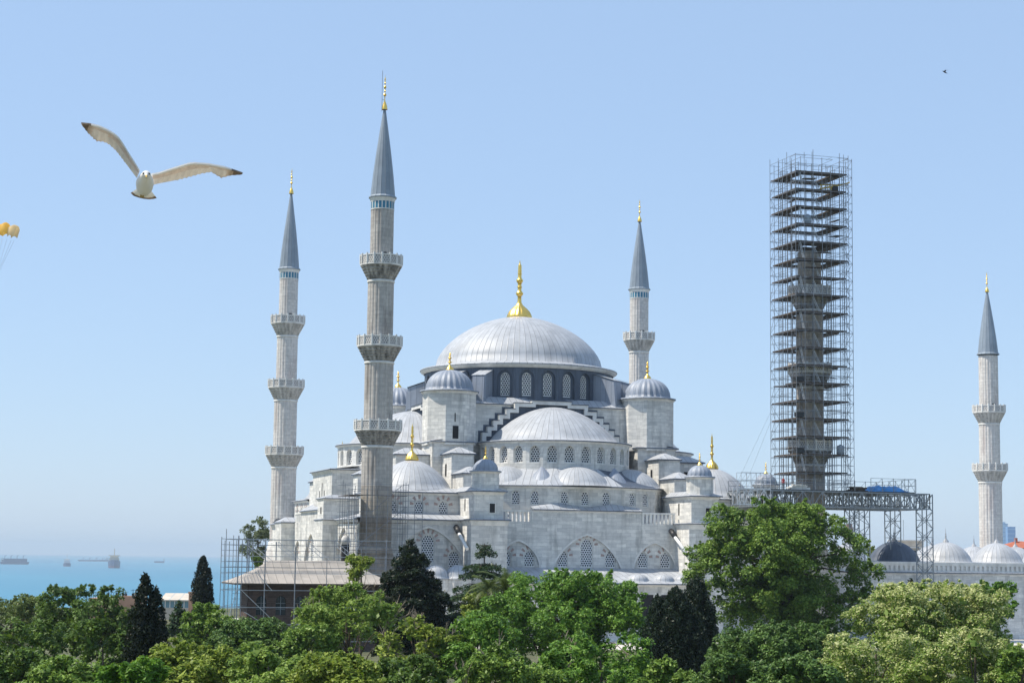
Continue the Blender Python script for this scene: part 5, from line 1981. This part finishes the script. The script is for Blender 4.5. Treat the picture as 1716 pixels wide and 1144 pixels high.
# the park
broad(1310, 838, 296, 1068, 184, 'l_mid', 'very large rounded green tree under the truss platform, tallest crown in the park', 11, 22, size=.26, dens=42,
      lumps=((-.24, .91, .13), (-.12, .78, .16), (.22, .80, .15), (-.66, .64, .2), (-.42, .50, .22), (.05, .48, .28), (.48, .52, .2), (.74, .28, .2), (-.88, .12, .17), (.92, -.05, .17), (-.6, .02, .28), (0, 0, .36), (.5, -.1, .3), (-.78, -.42, .2), (-.35, -.55, .27), (.3, -.6, .26), (.8, -.5, .18), (1.0, -.33, .1), (-1.0, -.15, .09), (.0, .2, .3), (-.42, -.85, .26), (.15, -.88, .3), (.6, -.82, .24)))
conifer(688, 905, 150, 1085, 158, 'black green conifer with tiered branches right of the pavilion roof', 12, 'l_con', 20, .16, dens=300, size=.15, slim=1.5)
conifer(812, 908, 170, 1070, 168, 'deodar cedar with one bare leaning tip and long drooping tiers', 13, 'l_deo', 10, .14, 'cedar_tree', dens=170, size=.15, slim=1.25)
palm(845, 950, 148, 'fan of yellowish palm fronds beside the cedar', 14, 2.9, 30)
palm(818, 962, 146, 'smaller palm tuft just left behind the cedar tip', 15, 1.9, 22)
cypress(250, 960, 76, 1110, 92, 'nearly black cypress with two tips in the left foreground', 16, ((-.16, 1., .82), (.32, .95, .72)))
cypress(341, 930, 37, 1020, 188, 'narrow single black cypress against the sea, left of the pavilion', 17, ((0, 1., .95),))
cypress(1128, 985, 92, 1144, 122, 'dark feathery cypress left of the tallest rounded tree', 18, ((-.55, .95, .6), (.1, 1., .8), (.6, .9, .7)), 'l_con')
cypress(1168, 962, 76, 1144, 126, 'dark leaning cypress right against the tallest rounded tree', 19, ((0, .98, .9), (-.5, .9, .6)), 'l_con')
conifer(301, 1005, 44, 1060, 180, 'small grey green fir between the two cypresses', 20, 'l_deo', 8, .12, dens=90)
conifer(1526, 970, 26, 1020, 172, 'slim dark spruce top in front of the courtyard wall', 21, 'l_con', 8, .05, dens=110)
broad(22, 990, 150, 1100, 205, 'l_olive', 'grey green round tree at the far left edge under the sea', 22, 14, size=.26)
broad(148, 984, 190, 1110, 158, 'l_dark', 'dark leafy tree left of the two tipped cypress with a tuft on top', 23, 18, size=.25, lumps=((-.05, .92, .14), (.35, .7, .2), (-.45, .72, .2)))
broad(60, 1030, 180, 1180, 112, 'l_dark', 'dark broadleaf tree in the left foreground, second row', 24, 18, size=.21)
broad(170, 1040, 130, 1190, 108, 'l_dark', 'dark broadleaf tree directly left of the two tipped cypress, front row', 25, 16, size=.21)
broad(30, 1085, 170, 1230, 84, 'l_dark', 'dark leafy crown in the bottom left corner', 26, 16, size=.18)
broad(120, 1100, 150, 1230, 80, 'l_mid', 'mid green crown on the bottom edge left of the bright green one', 27, 15, size=.18)
broad(222, 1086, 104, 1200, 74, 'l_bright', 'small vivid bright green tree at the foot of the two tipped cypress', 28, 13, size=.17)
broad(352, 1012, 130, 1130, 142, 'l_mid', 'mid green tree below the narrow cypress', 29, 15, size=.24)
broad(432, 1034, 160, 1150, 124, 'l_pine', 'soft dark pine under the left end of the pavilion', 30, 20, name='pine_tree', size=.17, dens=60, clr=(.2, .36))
broad(330, 1072, 190, 1210, 88, 'l_yellow', 'yellow green bushy crown on the bottom edge, right of the bright green tree', 31, 18, size=.18)
broad(455, 1078, 170, 1210, 84, 'l_lime', 'light green bushy crown on the bottom edge below the pine', 32, 17, size=.18)
broad(570, 1095, 170, 1230, 78, 'l_yellow', 'yellow green crown on the bottom edge below the twiggy linden', 33, 17, size=.17)
broad(585, 975, 190, 1130, 116, 'l_lime', 'loose yellow green linden with bare twigs in front of the pavilion', 34, 16, size=.19, dens=22, twigs=70, lumps=((.1, .8, .14), (-.55, .7, .12), (-.35, .72, .10), (.42, .55, .2)))
broad(606, 925, 66, 985, 150, 'l_yellow', 'thin pale yellow treetop rising before the pavilion roof', 35, 8, size=.2, dens=12, twigs=30)
broad(700, 1030, 150, 1170, 104, 'l_yellow', 'twiggy yellowish tree right of the linden under the black conifer', 36, 14, size=.19, dens=20, twigs=70)
broad(690, 1090, 170, 1230, 80, 'l_dark', 'dark green crown at the bottom edge between linden and big green tree', 37, 15, size=.18)
broad(945, 957, 310, 1150, 130, 'l_green', 'wide fresh green tree in front of the mosque gallery', 38, 14, size=.21, dens=36, lumps=((.22, .9, .13), (.02, .72, .17), (.42, .74, .16), (-.32, .5, .22), (.72, .46, .2), (-.62, .18, .22), (.95, .1, .16), (.25, .4, .3), (-.1, .1, .36), (.5, 0, .34), (-.9, -.1, .18)))
broad(800, 1030, 170, 1180, 104, 'l_green', 'fresh green crown left in front of the wide green tree', 39, 17, size=.19)
broad(805, 993, 70, 1050, 150, 'l_yellow', 'small yellowish flowering crown under the cedar', 40, 9, size=.2, blossom='l_blossom', bshare=.2)
broad(1010, 1060, 210, 1220, 90, 'l_green', 'green crown on the bottom edge, right front of the wide green tree', 41, 18, size=.18, twigs=16)
broad(850, 1085, 200, 1230, 82, 'l_mid', 'mid green crown on the bottom edge below the wide green tree', 42, 18, size=.18, twigs=12)
broad(1110, 1095, 120, 1220, 84, 'l_mid', 'dark small crown at the bottom edge below the feathery cypress', 43, 12, size=.18)
broad(1290, 1046, 230, 1200, 102, 'l_pine', 'soft rounded green pine below the tallest rounded tree', 44, 26, name='pine_tree', size=.15, dens=70, clr=(.2, .34), lumps=((.4, .75, .2), (.0, .7, .26), (-.5, .45, .26), (.75, .55, .2)))
broad(1380, 1030, 90, 1140, 112, 'l_pine', 'narrow green pine between the rounded pine and the blossoming tree', 45, 12, name='pine_tree', size=.15, dens=60, clr=(.2, .3))
broad(1655, 968, 100, 1070, 150, 'l_green', 'round green tree between blossoming crown and courtyard wall', 46, 13, size=.23)
broad(1560, 978, 260, 1130, 112, 'l_lime', 'large pale blossoming tree in front of the courtyard wall', 47, 22, size=.15, dens=36, blossom='l_blossom', bshare=.8, lumps=((-.05, .86, .14), (.22, .8, .14), (-.45, .6, .2), (.6, .55, .22), (-.75, .15, .2)))
broad(1470, 1050, 220, 1210, 92, 'l_lime', 'pale blossoming crown spreading along the bottom edge, left front', 48, 20, size=.14, blossom='l_blossom', bshare=.75)
broad(1630, 1055, 210, 1210, 90, 'l_lime', 'pale blossoming crown on the bottom edge, right front', 49, 20, size=.14, blossom='l_blossom', bshare=.7)
broad(1712, 1085, 90, 1200, 86, 'l_mid', 'darker green bush in the bottom right corner', 50, 12, size=.17)
broad(520, 1045, 120, 1150, 112, 'l_mid', 'mid green crown between the pine and the linden', 51, 13, size=.2)
broad(1230, 1095, 150, 1220, 82, 'l_pine', 'green pine crown on the bottom edge, right of the dark cypresses', 52, 16, name='pine_tree', size=.15, dens=60, clr=(.2, .3))
broad(1345, 1098, 150, 1220, 80, 'l_pine', 'green pine crown on the bottom edge, left of the blossoming crowns', 53, 16, name='pine_tree', size=.15, dens=60, clr=(.2, .3))
# ---------------------------------------------------------------- birds, parasail, ships
M['feather'] = plain('white_plumage', (.92, .90, .87), .7, 0, .05, 8)
M['covert'] = plain('mottled_tan_underwing', (.78, .66, .57), .8, 0, .22, 26, (1, 1, 1))
M['second'] = plain('pale_barred_secondaries', (.88, .81, .74), .8, 0, .2, 40, (1, .2, .2))
M['primary'] = plain('brown_primaries', (.36, .29, .24), .8, 0, .5, 18)
for k_ in ('feather', 'covert', 'second', 'primary'):          # thin feathers let some sun through
    t = NT(M[k_])
    tr_ = t.n('BsdfTranslucent')
    t.set(tr_, 0, t.b.inputs['Base Color'].links[0].from_socket)
    mx_ = t.n('MixShader')
    mx_.inputs[0].default_value = .3 if k_ == 'feather' else .5
    out_ = [n for n in t.t.nodes if n.type == 'OUTPUT_MATERIAL'][0]
    t.t.links.new(t.b.outputs[0], mx_.inputs[1])
    t.t.links.new(tr_.outputs[0], mx_.inputs[2])
    t.t.links.new(mx_.outputs[0], out_.inputs[0])
M['beak'] = mat('yellow_beak', (.55, .36, .08), .5)
M['eye'] = mat('dark_eye', (.02, .018, .015), .2)
gc = at(243, 305, 15.0)
GO_ = tuple(gc)
gull = thing('seagull', GO_, 'white gull gliding with raised brown tipped wings at the upper left', 'bird')
fw_ = Vector((math.sin(YAW), math.cos(YAW), 0))
g_d = Vector(gc).normalized()                               # from the viewer to the bird
g_r = g_d.cross(Vector((0, 0, 1))).normalized()
g_u = g_r.cross(g_d)
gk = 15.0 / F_PX / 5.72


def gp_(zx, zy, depth=0.):
    return Vector(gc) + g_r * ((zx - 703) * gk) - g_u * ((zy - 600) * gk) + g_d * depth


mb = MB()
# body: rings along the axis from beak to tail, then the tail fan
rings = [(714, 543, -.20, 4, 4), (713, 533, -.185, 20, 20), (712, 528, -.165, 36, 34), (712, 532, -.13, 43, 42), (710, 548, -.09, 50, 48), (705, 580, -.04, 74, 70), (702, 610, .02, 85, 84), (700, 645, .09, 80, 78), (698, 685, .17, 60, 54), (695, 715, .25, 38, 30), (693, 728, .30, 26, 14)]
nr = 20
RR = []
for zx, zy, dp, rx, ry in rings:
    RR.append([gp_(zx + rx * math.cos(2 * math.pi * i / nr), zy + ry * math.sin(2 * math.pi * i / nr) * .95, dp + .0 * i) for i in range(nr)])
for a_, b_ in zip(RR, RR[1:]):
    for i in range(nr):
        j = (i + 1) % nr
        mb.face([a_[i], a_[j], b_[j], b_[i]], 0, smooth=True)
mb.face(RR[0], 0, smooth=True)
# tail fan
fan = [(568, 715), (600, 742), (650, 757), (700, 766), (750, 768), (790, 762), (823, 752)]
rt_ = [(640, 660), (655, 685), (672, 700), (695, 706), (715, 702), (735, 690), (752, 665)]
for i in range(6):
    m1 = [((a[0] * .25 + b[0] * .75), (a[1] * .25 + b[1] * .75)) for a, b in ((rt_[i], fan[i]), (rt_[i + 1], fan[i + 1]))]
    for dd in (0, .012):
        mb.face([gp_(*rt_[i], .22 + dd), gp_(*rt_[i + 1], .22 + dd), gp_(*m1[1], .34 + dd), gp_(*m1[0], .34 + dd)], 0)
        mb.face([gp_(*m1[0], .34 + dd), gp_(*m1[1], .34 + dd), gp_(*fan[i + 1], .37 + dd), gp_(*fan[i], .37 + dd)], 2)


def wing(lead, trail, mats):
    """lead / trail outlines in the picture plane of the bird; the trailing edge lies further back"""
    def samp(pl, t):
        L = [0]
        for a, b in zip(pl, pl[1:]):
            L.append(L[-1] + math.hypot(b[0] - a[0], b[1] - a[1]))
        s = t * L[-1]
        for i in range(len(pl) - 1):
            if s <= L[i + 1] + 1e-9:
                k = (s - L[i]) / (L[i + 1] - L[i])
                return (pl[i][0] + (pl[i + 1][0] - pl[i][0]) * k, pl[i][1] + (pl[i + 1][1] - pl[i][1]) * k)
    nt_, nc = 40, 6
    ch = [0, .10, .28, .45, .72, .9, 1.0]
    G = []
    for i in range(nt_ + 1):
        t = i / nt_
        a, b = samp(lead, t), samp(trail, t)
        jag = (.05 if i % 2 else -.03) if t > .25 else 0
        row = []
        for c in ch:
            cc = c + (jag * c if c > .8 else 0)
            x, y = a[0] + (b[0] - a[0]) * cc, a[1] + (b[1] - a[1]) * cc
            dep = -.02 + cc * .26 * (1 - .45 * t) + .05 * t
            row.append((x, y, dep))
        G.append(row)
    for i in range(nt_):
        t = i / nt_
        for j in range(nc):
            if j == 0:
                m = 0 if t < .86 else 4
            elif j < 3:
                m = 1 if t < .62 else (1 if t < .72 and j == 1 else (3 if t < .82 and j == 2 else (1 if t < .88 + .02 * (i % 2) else 4)))
            else:
                m = 3 if t < .66 else (3 if t < .82 and j < 5 else (1 if t < .87 + .02 * (i % 2) else 4))
            if t > .93:
                m = 4
            lo = [gp_(*G[i][j]), gp_(*G[i + 1][j]), gp_(*G[i + 1][j + 1]), gp_(*G[i][j + 1])]
            up_ = [p + g_u * .012 * (1 - .5 * ch[j]) + g_d * .006 for p in lo]
            mb.face(lo, m, smooth=False)
            mb.face(up_[::-1], 0 if t < .85 else 4, smooth=False)
            if j == 0:
                mb.face([lo[1], lo[0], up_[0], up_[1]], m)
            if j == nc - 1:
                mb.face([lo[2], lo[3], up_[3], up_[2]], m)


wing([(650, 500), (600, 425), (545, 345), (480, 245), (440, 195), (400, 165), (330, 128), (260, 101), (170, 85), (90, 82)],
     [(625, 568), (570, 500), (490, 400), (420, 315), (350, 255), (300, 235), (235, 232), (200, 205), (150, 160), (92, 92)], None)
wing([(760, 530), (830, 515), (900, 487), (975, 458), (1050, 430), (1110, 408), (1165, 400), (1300, 404), (1450, 424), (1625, 474)],
     [(780, 625), (850, 604), (950, 580), (1050, 552), (1150, 520), (1240, 490), (1330, 470), (1430, 522), (1515, 495), (1622, 482)], None)
mb.build('body', ['feather', 'covert', 'primary', 'second', 'primary'], gull, GO_)
mb = MB()
mb.frustum([[gp_(714 + 13 * math.cos(t), 540 + 10 * math.sin(t), -.188) for t in [2 * math.pi * i / 8 for i in range(8)]], [gp_(714 + 9 * math.cos(t), 547 + 8 * math.sin(t), -.225) for t in [2 * math.pi * i / 8 for i in range(8)]], [gp_(714 + 3 * math.cos(t), 556 + 3 * math.sin(t), -.245) for t in [2 * math.pi * i / 8 for i in range(8)]]], 0)
mb.build('beak', 'beak', gull, GO_)
for zx in (682, 742):
    mb = MB()
    ec = gp_(zx + (6 if zx < 700 else -6), 521, -.172)
    for k_ in range(6):
        for i in range(10):
            pt = lambda a, b: ec + (g_r * math.cos(2 * math.pi * a / 10) * math.sin(math.pi * b / 6) + g_u * math.sin(2 * math.pi * a / 10) * math.sin(math.pi * b / 6) + g_d * math.cos(math.pi * b / 6)) * .0095
            mb.face([pt(i, k_), pt(i + 1, k_), pt(i + 1, k_ + 1), pt(i, k_ + 1)], 0, smooth=True)
    mb.build('eye', 'eye', gull, GO_)
for zx in (670, 690):
    mb = MB()
    for d_ in (-8, 0, 8):
        mb.tube(gp_(zx, 725, .14), gp_(zx + d_, 752, .2), .006, 5, .003)
    mb.build('foot', 'beak', gull, GO_)

# far small dark bird
bc = at(1583, 121, 170)
br_, bu = g_r, Vector((0, 0, 1))
mb = MB()
B = lambda x, z, d=0: Vector(bc) + RXv * x + bu * z + FXv * d
RXv, FXv = Vector(tuple(RX)), Vector(tuple(FX))
for i in range(8):
    a0_, a1_ = 2 * math.pi * i / 8, 2 * math.pi * (i + 1) / 8
    for (x0, r0), (x1, r1) in (((-.2, .01), (-.12, .05)), ((-.12, .05), (.02, .075)), ((.02, .075), (.14, .045)), ((.14, .045), (.26, .01))):
        mb.face([B(x0, r0 * math.cos(a0_) - x0 * .5, r0 * math.sin(a0_)), B(x0, r0 * math.cos(a1_) - x0 * .5, r0 * math.sin(a1_)), B(x1, r1 * math.cos(a1_) - x1 * .5, r1 * math.sin(a1_)), B(x1, r1 * math.cos(a0_) - x1 * .5, r1 * math.sin(a0_))], 0, smooth=True)
for s_ in (-1, 1):
    mb.face([B(-.08, .05, 0), B(.06, .02, 0), B(.10, .10, .24 * s_), B(.0, .14, .22 * s_)], 0)
    mb.face([B(.0, .14, .22 * s_), B(.10, .10, .24 * s_), B(.26, .04, .5 * s_)], 0)
tag(mb.build('small_bird', 'blackmetal', None, tuple(bc)), 'tiny dark bird high in the sky at the upper right', 'bird')

# parasail at the left edge
pc = at(0, 388, 620)
PO2 = tuple(pc)
para = thing('parasail', PO2, 'yellow parasail canopy with hanging lines at the left edge of the sky', 'parasail')
k_ = 620 / F_PX
pp = lambda x, y, d=0.: Vector(pc) + RXv * (x * k_) - Vector((0, 0, 1)) * ((y - 388) * k_) + FXv * d
M['canopy'] = plain('yellow_canopy', (.95, .55, .05), .6, 0, .12, .4)
M['canopytan'] = plain('tan_canopy_panel', (.80, .58, .28), .6, 0, .12, .4)  # tan panels next to the yellow ones
for k2 in ('canopy', 'canopytan'):
    t = NT(M[k2])
    tr_ = t.n('BsdfTranslucent')
    t.set(tr_, 0, t.b.inputs['Base Color'].links[0].from_socket)
    mx_ = t.n('MixShader')
    mx_.inputs[0].default_value = .5
    out_ = [n for n in t.t.nodes if n.type == 'OUTPUT_MATERIAL'][0]
    t.t.links.new(t.b.outputs[0], mx_.inputs[1])
    t.t.links.new(tr_.outputs[0], mx_.inputs[2])
    t.t.links.new(mx_.outputs[0], out_.inputs[0])
mb = MB()
cells = [(-62, -40, 398, 0), (-40, -18, 384, 1), (-18, 2, 377, 0), (2, 15, 376, 0), (15, 31, 380, 1)]
for x0, x1, yt, m in cells:
    n = 6
    for i in range(n):
        u0, u1 = i / n, (i + 1) / n
        f_ = lambda u: (x0 + (x1 - x0) * u, yt - 3.5 * math.sin(math.pi * u))
        for (d0, e0), (d1, e1) in (((-2.2, 18.5), (-1.9, 3)), ((-1.9, 3), (0, 0)), ((0, 0), (1.9, 4)), ((1.9, 4), (2.4, 17))):
            sl = lambda u, e: 0 if x1 < 30 else -6 * (e / 18) * u
            (xa, ya), (xb, yb) = f_(u0), f_(u1)
            mb.face([pp(xa + sl(u0, e0), ya + e0, d0), pp(xb + sl(u1, e0), yb + e0, d0), pp(xb + sl(u1, e1), yb + e1, d1), pp(xa + sl(u0, e1), ya + e1, d1)], m, smooth=True)
mb.build('canopy', ['canopy', 'canopytan'], para, PO2)
M['line'] = mat('white_cord', (.55, .58, .62), .8)
for x, y in ((24, 402), (19, 402), (12, 400), (4, 399), (-8, 398), (-18, 402), (-40, 404)):
    mb = MB()
    mb.tube(pp(x, y), pp(-4 + x * .35, 447), .045, 4)
    mb.tube(pp(-4 + x * .35, 447), pp(1, 455), .045, 4)
    mb.build('line', 'line', para, PO2)
mb = MB()
a_ = pp(1, 457)
for q, r in (((0, 0, .25), .28), ((0, 0, -.35), .30), ((0, 0, -.9), .2)):
    mb.lathe([(.02, q[2] - r), (r * .8, q[2] - r * .5), (r, q[2]), (r * .8, q[2] + r * .5), (.02, q[2] + r)], 8, (0, 0), m=0)
mb.v = [tuple(Vector(v) + a_) for v in mb.v]
mb.build('rider', 'white', para, PO2)

# ships at anchor
M['hulldark'] = plain('dark_hull', (.04, .07, .15), .6, 0, .2, .05)
M['hullred'] = plain('red_boot_topping', (.13, .08, .12), .6, 0, .2, .05)
M['shipwhite'] = plain('ship_white', (.6, .6, .58), .6, 0, .1, .05)
M['shipbuff'] = plain('ship_buff', (.5, .42, .28), .6, 0, .1, .05)
FLEET = 'ships lying at anchor on the sea'


def ship(px, py, wpx, label, bow_on=False, hull_h=9, cranes=0, bridge=.82, bh=12, hull='hulldark', deckload=0., buff='shipwhite'):
    d = ray(px, py)
    t = SEA / d.z
    c = d * t
    dist = math.hypot(c.x, c.y)
    L = wpx / F_PX * dist
    o = (c.x, c.y, SEA)
    root = thing('ship', o, label, 'ship', FLEET)
    vx, vy = c.x / dist, c.y / dist                         # she lies square to the line of sight
    T = lambda p: (c.x + vy * p[0] + vx * p[1], c.y - vx * p[0] + vy * p[1], SEA + p[2])
    mb = MB(T)
    if bow_on:
        Wd, Ln = L, L * 5
        xs = [(-Wd / 2, Ln), (-Wd / 2, Ln * .2), (-Wd * .3, Ln * .06), (0, 0), (Wd * .3, Ln * .06), (Wd / 2, Ln * .2), (Wd / 2, Ln)]
    else:
        Wd, Ln = L * .16, L
        xs = [(-L * .5, 0), (L * .46, 0), (L * .5, Wd / 2), (L * .46, Wd), (-L * .5, Wd), (-L * .52, Wd / 2)]
    cxm = sum(p[0] for p in xs) / len(xs)
    lo = [((x - cxm) * .9 + cxm, y, 0) for x, y in xs]
    mid = [((x - cxm) * .95 + cxm, y, hull_h * .35) for x, y in xs]
    hi = [(x, y, hull_h + (hull_h * .25 if (bow_on and y < Ln * .1) or (not bow_on and x > L * .45) else 0)) for x, y in xs]
    mb.frustum([lo, mid], 1)
    mb.frustum([mid, hi], 0)
    mb.face(hi, 0)
    mb.build('hull', [hull, 'hullred'], root, o)
    mb = MB(T)
    if bow_on:
        for k_, (ww, hh_, yy) in enumerate(((.8, .55, .7), (.62, .3, .72), (.95, .12, .73))):
            z0 = hull_h + bh * sum((.0, .55, .85)[k_:k_ + 1])
            mb.box(-Wd * ww / 2, Wd * ww / 2, Ln * yy, Ln * .95, z0 + .01 * k_, z0 + bh * hh_, 0)
    else:
        x = -L / 2 + L * bridge
        mb.box(x - L * .06, x + L * .06, Wd * .1, Wd * .9, hull_h, hull_h + bh * .7, 0)
        mb.box(x - L * .05, x + L * .04, Wd * .0, Wd * 1.0, hull_h + bh * .701, hull_h + bh, 0)
        mb.box(x - L * .03, x + L * .0, Wd * .35, Wd * .65, hull_h + bh * 1.001, hull_h + bh * 1.35, 0)
        if deckload:
            mb.prism([(-L * .44, Wd * .1), (L * .42, Wd * .1), (L * .42, Wd * .9), (-L * .44, Wd * .9)], hull_h + .05, hull_h + deckload, 1)
    mb.build('deckhouse', [buff, hull], root, o)
    if bow_on:
        mb = MB(T)
        mb.tube((0, Ln * .8, hull_h + bh * .9), (0, Ln * .8, hull_h + bh * 2.0), Wd * .035, 6)
        mb.build('mast', buff, root, o)
        mb = MB(T)
        mb.tube((-Wd * .3, Ln * .3, hull_h), (-Wd * .3, Ln * .3, hull_h + bh * .9), Wd * .04, 6)
        mb.tube((Wd * .3, Ln * .3, hull_h), (Wd * .3, Ln * .3, hull_h + bh * .9), Wd * .04, 6)
        mb.tube((-Wd * .3, Ln * .3, hull_h + bh * .8), (Wd * .3, Ln * .3, hull_h + bh * .8), Wd * .03, 6)
        mb.build('derrick', buff, root, o)
    for i in range(cranes):
        mb = MB(T)
        x = -L * .34 + L * .62 * i / max(1, cranes - 1) if cranes > 1 else L * .2
        mb.tube((x, Wd / 2, hull_h), (x, Wd / 2, hull_h + deckload + bh * .9), L * .009, 6)
        mb.tube((x, Wd / 2, hull_h + deckload + bh * .75), (x + L * .07, Wd / 2, hull_h + deckload + bh * .9), L * .006, 5)
        mb.build('crane_mast', hull, root, o)


ship(24.5, 945, 46, 'long bulky dark ship with four mast cranes, leftmost on the sea', cranes=4, hull_h=8, deckload=15, bh=14, bridge=.08)
ship(112, 948.5, 12.5, 'small dark ship seen bow on with a white deckhouse, second from the left', bow_on=True, hull_h=10, bh=17)
ship(157, 940, 50, 'very long low ship with four cranes on the horizon behind the buff one', cranes=4, hull_h=8, bh=14, bridge=.93)
ship(191, 951.5, 20, 'broad dark hulled ship seen bow on with buff upperworks', bow_on=True, hull_h=22, bh=22, buff='shipbuff')
ship(267, 942.5, 17, 'tiny low tanker far out, rightmost on the sea', cranes=0, hull_h=8, bh=14, bridge=.93)
